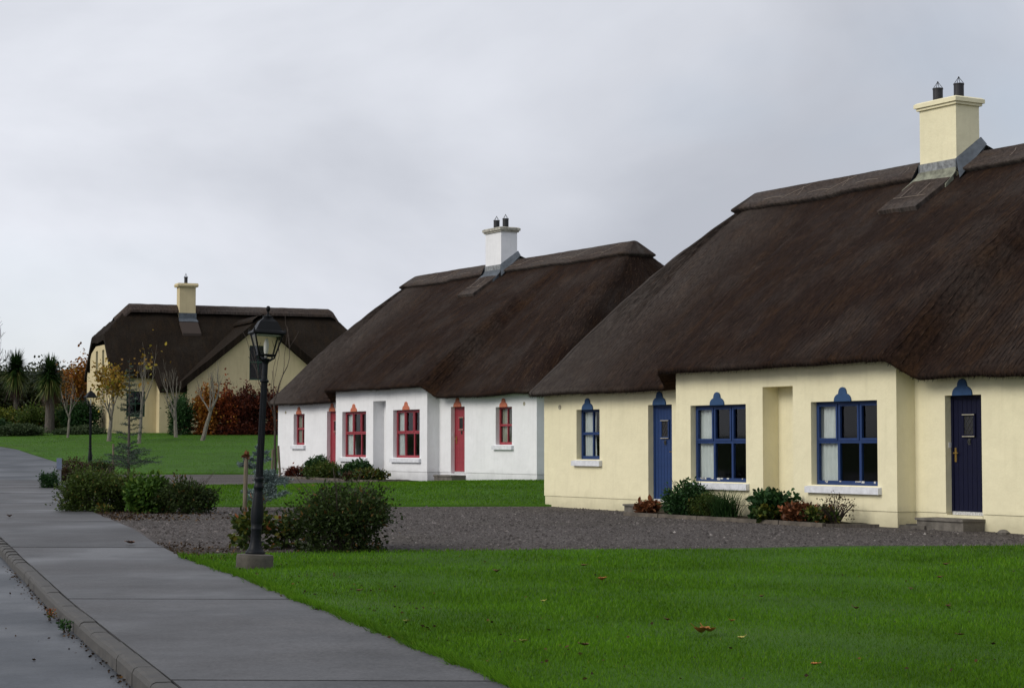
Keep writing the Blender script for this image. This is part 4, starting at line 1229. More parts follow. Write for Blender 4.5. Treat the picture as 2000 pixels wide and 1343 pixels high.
# ------------------------------------------------------------------ street lamps
def lamp(loc, rz, tilt, label, detail=True):
    root = empty('street_lamp', loc, rz, tilt)
    tag(root, label, 'street lamp', 'street lamps along the road')
    MB().lathe([(0.232, -0.25), (0.236, 0.16), (0.228, 0.20), (0.14, 0.212)], 64).build('concrete_base', MAT['concrete'], root)
    # post: flared foot, vase, fluted shaft
    prof = [(0.125, 0.205), (0.125, 0.235), (0.108, 0.25), (0.085, 0.29), (0.068, 0.36), (0.066, 0.50), (0.072, 0.52), (0.072, 0.54), (0.064, 0.55),
            (0.074, 0.60), (0.082, 0.68), (0.080, 0.76), (0.068, 0.88), (0.056, 0.98), (0.050, 1.02), (0.062, 1.04), (0.064, 1.07), (0.052, 1.09), (0.050, 1.13), (0.062, 1.15), (0.062, 1.17), (0.050, 1.19)]
    MB().lathe(prof, 32).build('post_foot', MAT['iron'], root, smooth=True)
    sh = MB(); n = 32; zz = [1.185, 1.6, 2.0, 2.40]; rr = [0.047, 0.045, 0.043, 0.041]
    for z, r in zip(zz, rr):
        for j in range(n):
            a = 2*math.pi*j/n; q = r*(1.0 if j % 2 else 0.88); sh.v.append((q*math.cos(a), q*math.sin(a), z))
    for k in range(len(zz)-1):
        for j in range(n): sh.f.append((k*n+j, k*n+(j+1) % n, (k+1)*n+(j+1) % n, (k+1)*n+j))
    sh.build('shaft', MAT['iron'], root)
    MB().lathe([(0.042, 2.385), (0.058, 2.395), (0.058, 2.415), (0.040, 2.43), (0.036, 2.47), (0.036, 2.62), (0.05, 2.66), (0.062, 2.69), (0.03, 2.70)], 20).build('collar', MAT['iron'], root)
    # lantern
    lan = MB()
    b0, b1, z0, z1 = 0.105, 0.178, 2.735, 3.005
    for sx in (-1, 1):
        for sy in (-1, 1):
            lan.tube([(sx*0.035, sy*0.035, 2.655), (sx*0.095, sy*0.095, 2.70), (sx*b0, sy*b0, z0)], 0.011, 6)
            lan.tube([(sx*b0, sy*b0, z0), (sx*b1, sy*b1, z1)], 0.012, 6)
    for k in range(4):
        a, b = [(-1, -1), (1, -1), (1, 1), (-1, 1)][k], [(1, -1), (1, 1), (-1, 1), (-1, -1)][k]
        lan.tube([(a[0]*b0, a[1]*b0, z0), (b[0]*b0, b[1]*b0, z0)], 0.014, 6)
        lan.tube([(a[0]*b1, a[1]*b1, z1), (b[0]*b1, b[1]*b1, z1)], 0.013, 6)
    lt = lan.build('lantern', MAT['hood'], root)
    for k in range(4):
        a, b = [(-1, -1), (1, -1), (1, 1), (-1, 1)][k], [(1, -1), (1, 1), (-1, 1), (-1, -1)][k]
        i = 0.004
        MB().quad((a[0]*b0, a[1]*b0, z0), (b[0]*b0, b[1]*b0, z0), (b[0]*b1, b[1]*b1, z1), (a[0]*b1, a[1]*b1, z1)).build('pane', MAT['lampglass'], lt)
    MB().lathe([(0.012, 2.70), (0.018, 2.74), (0.030, 2.80), (0.034, 2.88), (0.022, 2.93), (0.012, 2.95)], 12).build('bulb', MAT['frost'], lt, smooth=True)
    MB().box(-0.15, 0.15, -0.15, 0.15, 2.985, 2.995).build('reflector', MAT['frost'], lt)
    hd = MB()
    def sq(r, z): return [(-r, -r, z), (r, -r, z), (r, r, z), (-r, r, z)]
    rings = [sq(.205, 3.0), sq(.212, 3.012), sq(.205, 3.035), sq(.165, 3.055), sq(.135, 3.115), sq(.110, 3.165), sq(.062, 3.205), sq(.050, 3.225)]
    for r_ in rings: hd.v += r_
    for k in range(len(rings)-1):
        for j in range(4): hd.f.append((k*4+j, k*4+(j+1) % 4, (k+1)*4+(j+1) % 4, (k+1)*4+j))
    hd.f.append((3, 2, 1, 0)); hd.f.append(tuple(len(rings)*4-4+j for j in range(4)))
    for sx in (-1, 1):
        for sy in (-1, 1): hd.tube([(sx*.20, sy*.20, 3.03), (sx*.195, sy*.195, 3.075)], [.012, .006], 6)
    hd.build('lamp_hood', MAT['hood'], root)
    MB().lathe([(.066, 3.222), (.066, 3.238), (.03, 3.245), (.016, 3.26), (.013, 3.29), (.024, 3.315), (.029, 3.335), (.022, 3.36), (.008, 3.368)], 14).build('finial', MAT['hood'], root)
    return root
lamp((-3.27, 24.8, 0.02), R(17), (0, R(2.7)), 'dark iron lamp post with four-sided lantern and round concrete base, nearest to the pavement edge')
l2p = (-16.02, 74.0); lamp((l2p[0], l2p[1], gz(*l2p)-0.12), R(30), (0, 0), 'lamp post rising behind the shrubs on the far lawn')
l3p = (-29.2, 126.0); lamp((l3p[0], l3p[1], gz(*l3p)+0.1), R(10), (0, 0), 'farthest lamp post, its lantern showing beside the cabbage palm')

# ------------------------------------------------------------------ vegetation helpers
def leaf_mesh(name, P, D, size, aspect, mat, rng, tint, fold=0.0):
    """rhombic leaves at P pointing along D"""
    n = len(P)
    D = D/np.maximum(np.linalg.norm(D, axis=1, keepdims=True), 1e-6)
    r = rng.normal(size=(n, 3)); A = np.cross(D, r); A /= np.maximum(np.linalg.norm(A, axis=1, keepdims=True), 1e-6)
    l = np.asarray(size)[:, None]; w = l*aspect
    if float(np.mean(size)) > .085 and aspect > .35:
        B_ = np.cross(D, A)*w*.16
        V = np.stack([P, P+D*l*.28+A*w*.44+B_, P+D*l*.66+A*w*.38+B_, P+D*l, P+D*l*.66-A*w*.38+B_, P+D*l*.28-A*w*.44+B_], 1).reshape(-1, 3)
        return np_mesh(name, V, np.arange(6*n).reshape(n, 6), mat, tint)
    V = np.stack([P, P+D*l*.45+A*w*.5, P+D*l, P+D*l*.45-A*w*.5], 1).reshape(-1, 3)
    return np_mesh(name, V, np.arange(4*n).reshape(n, 4), mat, tint)

LM = {}
def lm(key, *a, **k):
    LM[key] = leafmat(key, *a, **k); return LM[key]
lm('olive_leaf', [(0, (0.020, 0.034, 0.007)), (0.5, (0.056, 0.090, 0.016)), (0.85, (0.110, 0.155, 0.032)), (1, (0.17, 0.13, 0.03))], 0.35)
lm('dark_leaf', [(0, (0.014, 0.024, 0.007)), (0.6, (0.040, 0.064, 0.016)), (0.9, (0.085, 0.118, 0.030)), (1, (0.15, 0.085, 0.025))], 0.35)
lm('bright_leaf', [(0, (0.020, 0.055, 0.008)), (0.6, (0.060, 0.125, 0.016)), (1, (0.14, 0.21, 0.035))], 0.25)
lm('green_leaf', [(0, (0.010, 0.030, 0.010)), (0.6, (0.026, 0.070, 0.018)), (1, (0.060, 0.120, 0.035))], 0.2)
lm('red_leaf', [(0, (0.05, 0.013, 0.008)), (0.5, (0.17, 0.036, 0.012)), (0.85, (0.34, 0.085, 0.020)), (1, (0.42, 0.19, 0.035))], 0.25)
lm('maroon_leaf', [(0, (0.032, 0.009, 0.007)), (0.6, (0.095, 0.024, 0.014)), (1, (0.22, 0.060, 0.022))], 0.25)
lm('orange_leaf', [(0, (0.10, 0.035, 0.008)), (0.5, (0.28, 0.10, 0.015)), (1, (0.36, 0.22, 0.03))], 0.25)
lm('yellow_leaf', [(0, (0.10, 0.055, 0.010)), (0.4, (0.26, 0.14, 0.020)), (0.8, (0.34, 0.25, 0.03)), (1, (0.15, 0.17, 0.03))], 0.25)
lm('rust_leaf', [(0, (0.035, 0.016, 0.008)), (0.4, (0.11, 0.042, 0.018)), (0.75, (0.25, 0.085, 0.034)), (1, (0.34, 0.16, 0.08))], 0.2)
lm('blue_needle', [(0, (0.050, 0.080, 0.072)), (0.6, (0.13, 0.18, 0.168)), (1, (0.25, 0.31, 0.30))], 0.1)
lm('spruce_needle', [(0, (0.016, 0.034, 0.022)), (0.6, (0.048, 0.080, 0.054)), (1, (0.14, 0.18, 0.13))], 0.1)
lm('mixed_leaf', [(0, (0.018, 0.030, 0.008)), (0.45, (0.045, 0.075, 0.014)), (0.7, (0.14, 0.14, 0.02)), (0.85, (0.17, 0.055, 0.018)), (1, (0.28, 0.09, 0.025))], 0.2)
lm('brownred_leaf', [(0, (0.022, 0.018, 0.010)), (0.5, (0.055, 0.040, 0.020)), (0.8, (0.10, 0.045, 0.025)), (1, (0.06, 0.085, 0.025))], 0.2)
lm('palm_leaf', [(0, (0.010, 0.026, 0.007)), (0.55, (0.026, 0.062, 0.012)), (0.85, (0.095, 0.120, 0.028)), (1, (0.25, 0.24, 0.085))], 0.15, 0.4)
lm('palm_dead', [(0, (0.035, 0.020, 0.012)), (1, (0.12, 0.065, 0.040))], 0.1)
lm('wood_leaf', [(0, (0.012, 0.018, 0.006)), (0.6, (0.032, 0.042, 0.013)), (1, (0.070, 0.078, 0.024))], 0.2)
lm('hedge_leaf', [(0, (0.030, 0.045, 0.006)), (0.6, (0.10, 0.125, 0.014)), (1, (0.20, 0.20, 0.028))], 0.25)
lm('sage_leaf', [(0, (0.022, 0.038, 0.016)), (0.6, (0.060, 0.088, 0.036)), (1, (0.11, 0.15, 0.065))], 0.2)

def bush(name, label, cat, x, y, rx, ry, h, nleaf, size, mat, seed, clumps=40, aspect=0.5, twigs=14, base=0.12, group=None, z=None, shell=0.62, top_flat=1.0, spikes=0, spread=0.17, sink=0.0):
    """uneven shrub: clumps over an ellipsoid's volume, stems from the foot"""
    rng = np.random.default_rng(seed)
    z0 = (gz(x, y) if z is None else z)-sink
    root = empty(name, (x, y, z0), rng.uniform(0, 6))
    tag(root, label, cat, group)
    c = rng.normal(size=(clumps, 3)); c /= np.linalg.norm(c, axis=1, keepdims=True)
    c[:, 2] = np.abs(c[:, 2])*rng.uniform(0.2, 1.0, clumps)*np.where(rng.random(clumps) < .25, -0.3, 1)
    rad = (shell+(1-shell)*rng.random(clumps))*rng.uniform(0.82, 1.10, clumps)
    cz = h*(0.45)
    C = np.c_[c[:, 0]*rad*rx*.86, c[:, 1]*rad*ry*.86, cz+c[:, 2]*rad*(h-cz)*.92]
    low = rng.random(clumps) < .35
    C[low, 2] = rng.uniform(base, .5, low.sum())*h
    k = rng.integers(0, clumps, nleaf)
    sg = np.array([rx, ry, h*.55])*spread
    P = C[k]+rng.normal(size=(nleaf, 3))*sg
    # filling between
    f = rng.random(nleaf) < 0.28
    q = rng.normal(size=(f.sum(), 3)); q /= np.linalg.norm(q, axis=1, keepdims=True); q[:, 2] = np.abs(q[:, 2])
    q *= rng.uniform(.45, .95, (f.sum(), 1))
    P[f] = q*np.array([rx*.9, ry*.9, h*.92])
    P[:, 2] = np.maximum(P[:, 2], 0.02+rng.random(nleaf)*0.08)
    out_ = P-np.array([0, 0, h*.25]); out_ /= np.maximum(np.linalg.norm(out_, axis=1, keepdims=True), 1e-5)
    D = out_*.7+rng.normal(size=(nleaf, 3))*.75
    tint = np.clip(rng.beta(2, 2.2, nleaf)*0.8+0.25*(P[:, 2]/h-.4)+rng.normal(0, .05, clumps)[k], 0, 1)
    late = rng.random(nleaf) < 0.04; tint[late] = 1.0
    sz = rng.uniform(.6, 1.25, nleaf)*size
    link('foliage', leaf_mesh('foliage', P, D, sz, aspect, mat, rng, tint), root)
    mb = MB()
    for i in range(twigs):
        t = C[rng.integers(0, clumps)]*rng.uniform(.9, 1.08)
        a = rng.normal(0, .06, 2)
        p0 = Vector((a[0]*rx, a[1]*ry, -.05)); p2 = Vector(t); p1 = p0.lerp(p2, .5)+Vector((0, 0, .06*h))
        mb.tube([p0, p1, p2], [.012+.006*h, .009, .004], 5)
    for i in range(spikes):
        a = rng.uniform(0, 6.28); rr = rng.uniform(.2, .8)
        p0 = Vector((math.cos(a)*rx*rr*.6, math.sin(a)*ry*rr*.6, h*.5)); p2 = p0+Vector((math.cos(a)*rx*.5, math.sin(a)*ry*.5, h*rng.uniform(.35, .62)))
        mb.tube([p0, p0.lerp(p2, .5)+Vector((0, 0, .03)), p2], [.008, .006, .003], 4)
    mb.build('stem', MAT['twig'], root)
    return root

def grow(mb, p, d, l, r, depth, rng, tips, up=0.25, spread=0.6, nb=(2, 4), seg=4, thin=0.62, minr=0.004, jit=0.12):
    pts, rads = [p], [r]
    q = Vector(p); dd = Vector(d).normalized()
    for k in range(seg):
        dd = (dd+Vector(rng.normal(0, jit, 3))+Vector((0, 0, up*.12))).normalized()
        q = q+dd*(l/seg); pts.append(q.copy()); rads.append(max(minr, r*(1-(1-thin)*(k+1)/seg)))
    mb.tube(pts, rads, 7 if r > .03 else 5, cap=True)
    if depth == 0:
        tips.append((pts[-1], dd)); tips.append((pts[-2], dd)); return
    n = rng.integers(nb[0], nb[1]+1)
    for k in range(n):
        i = seg if k == 0 else rng.integers(max(1, seg//2), seg+1)
        a = rng.normal(size=3); side = Vector(a)-dd*Vector(a).dot(dd)
        if side.length < .1: side = Vector((1, 0, 0))
        side.normalize()
        f = spread*(.35 if k == 0 else 1)
        nd = (dd*(1-f*.35)+side*f+Vector((0, 0, up))).normalized()
        grow(mb, pts[i], nd, l*rng.uniform(.58, .82), rads[i]*(.8 if k == 0 else .62), depth-1, rng, tips, up, spread, nb, max(3, seg-1), thin, minr, jit)

def tree(name, label, cat, x, y, trunk_h, r, crown_l, depth, seed, bark, leaf=None, nleaf=0, lsize=.08, lspread=.25, lean=(0, 0), up=.3, spread=.6, nb=(2, 4), group=None, aspect=.7, z=None, minr=.004, limbs=4, taper=.7):
    rng = np.random.default_rng(seed)
    z0 = gz(x, y) if z is None else z
    root = empty(name, (x, y, z0)); tag(root, label, cat, group)
    mb = MB(); tips = []
    pts = []; q = Vector((0, 0, -.15)); n = 6
    rads = []
    for k in range(n+1):
        t = k/n
        pts.append(Vector((lean[0]*t+rng.normal(0, .012)*trunk_h*.5*(k > 0), lean[1]*t, -.15+(trunk_h+.15)*t))); rads.append(r*(1.25 if k == 0 else 1)*(1-(1-taper)*t))
    mb.tube(pts, rads, 9)
    top = pts[-1]; d0 = (pts[-1]-pts[-2]).normalized()
    for k in range(limbs):
        a = 6.283*k/limbs+rng.uniform(-.4, .4)
        f = spread if k else .12
        d = (d0+Vector((math.cos(a)*f, math.sin(a)*f, 0))).normalized()
        i = n if k < 2 else rng.integers(n-2, n+1)
        grow(mb, pts[i], d, crown_l*rng.uniform(.8, 1.1), rads[i]*(.8 if k == 0 else .55), depth, rng, tips, up, spread, nb, minr=minr)
    mb.build('trunk', bark, root)
    if leaf is not None:
        T_ = np.array([list(t[0]) for t in tips]); k = rng.integers(0, len(T_), nleaf)
        P = T_[k]+rng.normal(size=(nleaf, 3))*lspread
        D = rng.normal(size=(nleaf, 3))+np.array([0, 0, -.3])
        link('crown', leaf_mesh('crown', P, D, rng.uniform(.6, 1.3, nleaf)*lsize, aspect, leaf, rng, np.clip(rng.beta(2, 2, nleaf)+rng.normal(0, .1, len(T_))[k], 0, 1)), root)
    return root

def conifer(name, label, x, y, h, rbase, seed, needle, bark, n_whorl=14, tiers=None, dens=150, droop=.0, z=None, sparse=0.0, nsize=.07, group=None, b0=0.12):
    rng = np.random.default_rng(seed)
    root = empty(name, (x, y, gz(x, y) if z is None else z)); tag(root, label, 'conifer', group)
    mb = MB(); mb.tube([(0, 0, -.1), (.01, 0, h*.4), (0, .01, h*.8), (0, 0, h)], [.045*h/4+.01, .035*h/4+.008, .014, .004], 8)
    P, D = [], []
    for w in range(n_whorl):
        t = w/(n_whorl-1); z_ = h*(b0+(.97-b0)*t)
        l = rbase*(1-t)**.85+.05
        for k in range(rng.integers(4, 7)):
            if rng.random() < sparse: continue
            a = rng.uniform(0, 6.283); ll = l*rng.uniform(.55, 1.15)
            d = Vector((math.cos(a), math.sin(a), .22-droop*(1-t)+rng.normal(0, .08)))
            p0 = Vector((0, 0, z_)); p2 = p0+d*ll; p1 = p0.lerp(p2, .55)+Vector((0, 0, .06*ll))
            mb.tube([p0, p1, p2], [.010, .007, .003], 4)
            m = int(dens*ll)
            for q in range(m):
                u = rng.uniform(.12, 1.03)
                base = p0.lerp(p1, u/.55) if u < .55 else p1.lerp(p2, (u-.55)/.45)
                side = Vector((-d.y, d.x, 0))*rng.normal(0, .10*ll*(1-.5*u)+.012)
                P.append(list(base+side+Vector((0, 0, rng.normal(0, .015))))); D.append(list(d*.6+Vector(rng.normal(0, .55, 3))))
    mb.build('trunk', bark, root)
    P, D = np.array(P), np.array(D); n = len(P)
    link('needles', leaf_mesh('needles', P, D, rng.uniform(.7, 1.3, n)*nsize, .30, needle, rng, np.clip(rng.beta(2, 2, n), 0, 1)), root)
    return root

def cabbage_palm(label, x, y, trunk_h, r, crown_r, seed, skirt=True, z=None):
    rng = np.random.default_rng(seed)
    root = empty('cabbage_palm', (x, y, gz(x, y) if z is None else z)); tag(root, label, 'palm', 'cabbage palms beyond the road')
    mb = MB(); mb.tube([(0, 0, -.2), (.02, 0, trunk_h*.5), (0, .02, trunk_h)], [r*1.2, r, r*.9], 10); mb.build('trunk', MAT['bark'], root)
    def straps(n, el0, el1, L0, L1, w, mat, nm, tint_hi):
        V, Fq, tt = [], [], []
        for i in range(n):
            a = rng.uniform(0, 6.283); el = rng.uniform(el0, el1); L = rng.uniform(L0, L1)
            d = Vector((math.cos(a)*math.cos(el), math.sin(a)*math.cos(el), math.sin(el))); side = Vector((-math.sin(a), math.cos(a), 0))
            p = Vector((0, 0, trunk_h+rng.uniform(-.25, .35))); b = len(V)
            for k in range(5):
                t = k/4; q = p+d*L*t+Vector((0, 0, -L*.35*t*t*(1 if el < 1.1 else .3))); ww = w*(1-t**2)*.5+.003
                V.append(tuple(q-side*ww)); V.append(tuple(q+side*ww))
            tn = rng.random()*.5+tint_hi
            for k in range(4): Fq.append((b+2*k, b+2*k+1, b+2*k+3, b+2*k+2)); tt.append(min(1, tn))
        link(nm, np_mesh(nm, np.array(V), np.array(Fq), mat, np.array(tt)), root)
    straps(620, .0, 1.35, crown_r*.85, crown_r*1.15, .085, LM['palm_leaf'], 'crown', 0)
    straps(230, -1.1, .0, crown_r*.75, crown_r*1.05, .08, LM['palm_leaf'], 'lower_leaves', .5)
    if skirt:
        straps(160, -1.5, -1.05, crown_r*.7, crown_r*1.2, .06, LM['palm_dead'], 'dead_skirt', 0)
    return root

# ------------------------------------------------------------------ planting near the pavement
G1 = 'shrubs in the beds along the pavement'
bush('round_shrub', 'large round dark olive shrub right of the near lamp post', 'shrub', -2.50, 28.35, .82, .78, 1.17, 11500, .068, LM['dark_leaf'], 1, 80, twigs=40, shell=.7, spread=.135, sink=.03, spikes=14)
bush('flowering_shrub', 'autumn-coloured shrub with red and yellow-green leaves behind the near lamp post', 'shrub', -3.78, 28.75, .30, .34, .80, 620, .10, LM['mixed_leaf'], 2, 18, twigs=16, spikes=4, aspect=.6)
bush('flowering_shrub', 'low brownish shrub tucked between near lamp post and round shrub', 'shrub', -3.30, 28.75, .26, .28, .55, 520, .09, LM['mixed_leaf'], 3, 16, aspect=.6, twigs=12)
bush('olive_shrub', 'broad olive-green shrub spilling onto the pavement edge', 'shrub', -8.85, 41.2, .82, .75, 1.08, 9500, .072, LM['olive_leaf'], 4, 70, twigs=30, shell=.66, spread=.14, spikes=14)
bush('laurel_shrub', 'bright green glossy-leaved shrub between two dull olive shrubs', 'shrub', -7.55, 40.6, .52, .50, .90, 3600, .13, LM['bright_leaf'], 5, 34, aspect=.42, twigs=14)
bush('olive_shrub', 'low dark olive shrub, rightmost of the row beside the pavement', 'shrub', -6.72, 40.3, .68, .6, .80, 5600, .072, LM['dark_leaf'], 6, 50, twigs=26, shell=.66, spread=.14, spikes=12)
bush('olive_shrub', 'dull brown-green shrub joining the broad shrub to the bright green one', 'shrub', -8.05, 41.3, .55, .5, .98, 7000, .062, LM['olive_leaf'], 16, 50, twigs=12)
bush('orange_shrub', 'small orange-leaved plant at the foot of the broad olive shrub', 'shrub', -8.45, 40.3, .24, .18, .20, 330, .07, LM['mixed_leaf'], 7, 12, twigs=6)
bush('small_shrub', 'small dark green shrub left of the grey post', 'shrub', -12.95, 54.5, .30, .30, .50, 1700, .07, LM['green_leaf'], 8, 24, twigs=8)
bush('brown_shrub', 'reddish-brown shrub behind the broad olive shrub, by the grey post', 'shrub', -13.7, 61.0, .68, .6, .78, 5500, .07, LM['brownred_leaf'], 9, 46, twigs=16)
bush('brown_shrub', 'dark brown-green shrub at the foot of the second lamp post', 'shrub', -14.0, 66.0, .62, .55, .66, 4500, .07, LM['dark_leaf'], 10, 40, twigs=14)
pst = empty('marker_post', (-13.0, 56.0, gz(-13.0, 56.0))); tag(pst, 'short grey marker post with a blue-grey plate beside the shrubs', 'post')
MB().box(-.05, .05, -.03, .03, -.2, .80).build('post', plain('grey_post', (.17, .18, .20), .7), pst)
MB().box(-.075, .075, -.045, -.031, .50, .82).build('plate', plain('blue_grey_plate', (.13, .16, .23), .5), pst)

def stake(x, y, h, r, label, lean=(0, 0), z=None, knob=False):
    root = empty('tree_stake', (x, y, gz(x, y) if z is None else z)); tag(root, label, 'stake', 'wooden tree stakes')
    MB().tube([(0, 0, -.3), (lean[0], lean[1], h)], r, 8).build('stake', MAT['wood'], root)
    return root
stake(-3.98, 28.9, 1.33, .033, 'wooden stake standing behind the near lamp post', (.04, 0))
hd = bush('dead_flower_head', 'dried orange-brown flower head on top of the near stake', 'flower', -3.94, 28.9, .04, .04, .09, 80, .06, LM['rust_leaf'], 71, 8, twigs=3, z=gz(-3.94, 28.9)+1.30)
conifer('cedar_sapling', 'blue-grey cedar sapling with drooping tip behind the near lamp post', -5.35, 41.2, 1.40, .95, 12, LM['blue_needle'], MAT['bark'], 9, dens=420, sparse=.22, nsize=.075, b0=.12)
conifer('spruce', 'thin dark spruce with sparse whorls in front of the far house', -13.42, 68.2, 4.15, .62, 13, LM['spruce_needle'], MAT['bark'], 22, dens=120, sparse=.28, nsize=.07, b0=.10)
conifer('spruce', 'wide low pale-tipped conifer branches around the foot of the thin spruce', -13.1, 66.6, 1.15, 1.35, 14, LM['spruce_needle'], MAT['bark'], 7, dens=150, sparse=.15, nsize=.07, b0=.25)
stake(-13.75, 67.2, 1.15, .035, 'pale stake beside the thin spruce', (0, 0))
# sapling by the white cottage
tree('sapling', 'bare thin sapling tied between stakes at the left corner of the white cottage', 'tree', -6.98, 57.6, 2.4, .045, 1.15, 2, 15, MAT['twig'], limbs=4, up=.5, spread=.5, nb=(1, 3), lean=(-.05, 0), minr=.007, taper=.6)
stake(-7.08, 57.4, 1.05, .035, 'left stake of the pair holding the bare sapling', (.03, 0))
stake(-6.79, 57.4, 1.15, .035, 'right stake of the pair holding the bare sapling', (-.10, 0))

# ------------------------------------------------------------------ beds in front of the bays
CA, SA = math.cos(RZ), math.sin(RZ)
def hp(origin, s, q):
    """cottage frame (s along the front, q out from the wing wall) to world"""
    lx, ly = s, -q
    return origin[0]+CA*lx-SA*ly, origin[1]+SA*lx+CA*ly
def bed(origin, tagname, border, seed, s0, s1, q1, gcol):
    rnd = random.Random(seed)
    b = empty('planting_bed', (*hp(origin, 0, 0.9), 0)); b['kind'] = 'structure'
    b.rotation_euler = (0, 0, 0)
    pts = [hp(origin, s0, .50), hp(origin, s0, q1), hp(origin, s1, q1-.05), hp(origin, s1, .50)]
    o0 = b.location
    mb = MB(); n, m = 24, 8
    for j in range(m+1):
        for i in range(n+1):
            s, q = s0+(s1-s0)*i/n, .42+(q1-.42)*j/m
            x, y = hp(origin, s, q)
            mb.v.append((x-o0.x, y-o0.y, gz(x, y)+.055+.03*nz(s*3, q*3, seed)))
    for j in range(m):
        for i in range(n):
            a = j*(n+1)+i; mb.f.append((a, a+n+1, a+n+2, a+1))
    mb.build('soil', MAT['soil'], b, smooth=True)
    k = 5
    for i in range(k):
        a, c = s0+(s1-s0)*i/k, s0+(s1-s0)*(i+1)/k
        (x0, y0), (x1, y1) = hp(origin, a+.01, q1+rnd.uniform(-.03, .03)), hp(origin, c-.01, q1+rnd.uniform(-.03, .03))
        l = math.hypot(x1-x0, y1-y0)
        MB().box(-l/2, l/2, -.05, .05, -.1, .075, .012).build('edging', border, b, ((x0+x1)/2-o0.x, (y0+y1)/2-o0.y, gz((x0+x1)/2, (y0+y1)/2)), (rnd.uniform(-.02, .02), rnd.uniform(-.008, .008), math.atan2(y1-y0, x1-x0)))
    (x0, y0), (x1, y1) = hp(origin, s1, q1), hp(origin, s1+.55, .7)
    l = math.hypot(x1-x0, y1-y0)
    MB().box(-l/2, l/2, -.04, .04, -.1, .06).build('edging', MAT['bark'], b, ((x0+x1)/2-o0.x, (y0+y1)/2-o0.y, gz(x1, y1)), (0, 0, math.atan2(y1-y0, x1-x0)))
bed(YL, 'y', MAT['edging'], 3, -3.7, 2.6, 1.42, None)
bed(WL, 'w', MAT['edging'], 4, -4.6, 2.6, 1.7, None)
def B(origin, s, q): return hp(origin, s, q)
x, y = B(YL, -2.25, .95); bush('green_shrub', 'leafy green shrub with tall thin shoots left of the yellow cottage bay window', 'shrub', x, y, .60, .45, .72, 4600, .075, LM['green_leaf'], 20, 44, spikes=5, aspect=.55, z=gz(x, y)+.05)
x, y = B(YL, -1.5, .95); bush('green_shrub', 'low mossy green shrub between leafy shrub and grassy clump', 'shrub', x, y, .36, .35, .52, 3400, .055, LM['olive_leaf'], 26, 30, aspect=.4, z=gz(x, y)+.05)
x, y = B(YL, .50, .98); bush('hydrangea', 'dense dark green hydrangea mound in front of the yellow cottage niche', 'shrub', x, y, .55, .42, .60, 3300, .105, LM['green_leaf'], 21, 40, aspect=.7, z=gz(x, y)+.05)
x, y = B(YL, .75, 1.15); bush('hydrangea', 'browning leaves low at the front of the green hydrangea', 'shrub', x, y, .45, .25, .32, 700, .12, LM['mixed_leaf'], 27, 20, aspect=.7, z=gz(x, y)+.05)
x, y = B(YL, 1.45, 1.05); bush('hydrangea', 'rusty brown wilted hydrangea right of the green mound', 'shrub', x, y, .42, .30, .38, 1100, .10, LM['rust_leaf'], 22, 22, aspect=.7, z=gz(x, y)+.05)
x, y = B(YL, 2.0, 1.05); bush('hydrangea', 'brown-green wilting plant at the right end of the yellow cottage bed', 'shrub', x, y, .38, .28, .32, 900, .09, LM['mixed_leaf'], 28, 22, aspect=.6, z=gz(x, y)+.05)
x, y = B(YL, 2.3, .95); bush('wispy_plant', 'wispy twiggy plant under the right bay window of the yellow cottage', 'plant', x, y, .58, .40, .66, 420, .05, LM['brownred_leaf'], 23, 60, twigs=46, spread=.08, z=gz(x, y)+.05)
x, y = B(YL, -3.25, 1.15); bush('dead_leaf_plant', 'rusty orange dead-leaved plant beside the left step of the yellow cottage', 'plant', x, y, .36, .24, .26, 420, .12, LM['rust_leaf'], 24, 14, aspect=.7, twigs=6, z=gz(x, y)+.05)
def tuft(name, label, x, y, h, n, r, mat, seed):
    rng = np.random.default_rng(seed)
    root = empty(name, (x, y, gz(x, y)+.04)); tag(root, label, 'plant')
    V, Fq, tt = [], [], []
    for i in range(n):
        a = rng.uniform(0, 6.283); L_ = h*rng.uniform(.6, 1.15); e = rng.uniform(.9, 1.5); d = Vector((math.cos(a)*math.cos(e), math.sin(a)*math.cos(e), math.sin(e))); s = Vector((-math.sin(a), math.cos(a), 0))
        p = Vector((rng.normal(0, r*.4), rng.normal(0, r*.4), 0)); b = len(V)
        for k in range(4):
            t = k/3; q = p+d*L_*t+Vector((math.cos(a), math.sin(a), -.5))*L_*.22*t*t; w = .009*(1-t*.9)
            V += [tuple(q-s*w), tuple(q+s*w)]
        for k in range(3): Fq.append((b+2*k, b+2*k+1, b+2*k+3, b+2*k+2)); tt.append(rng.random())
    link('blades', np_mesh('blades', np.array(V), np.array(Fq), mat, np.array(tt)), root)
x, y = B(YL, -.95, .95); tuft('grassy_clump', 'tall grassy green clump below the left bay window of the yellow cottage', x, y, .60, 480, .24, LM['green_leaf'], 25)
G2 = None
x, y = B(WL, -3.2, 1.1); bush('green_shrub', 'dark green shrub left of the white cottage bay window', 'shrub', x, y, .72, .5, .86, 4500, .09, LM['green_leaf'], 30, 40, spikes=3)
x, y = B(WL, -2.3, 1.35); bush('olive_shrub', 'olive shrub in the middle of the white cottage bed', 'shrub', x, y, .8, .5, .62, 4000, .09, LM['olive_leaf'], 31, 40)
x, y = B(WL, -.2, 1.1); bush('hydrangea', 'dark round hydrangea before the white cottage niche', 'shrub', x, y, .62, .5, .74, 3500, .11, LM['green_leaf'], 32, 36, aspect=.7)
x, y = B(WL, 1.1, 1.3); bush('hydrangea', 'yellowing brown plant at right end of the white cottage bed', 'shrub', x, y, .62, .4, .48, 2400, .10, LM['mixed_leaf'], 33, 30)
x, y = B(WL, .3, 1.5); bush('hydrangea', 'low rusty plant at the front of the white cottage bed', 'shrub', x, y, .6, .3, .34, 1500, .10, LM['brownred_leaf'], 35, 24)
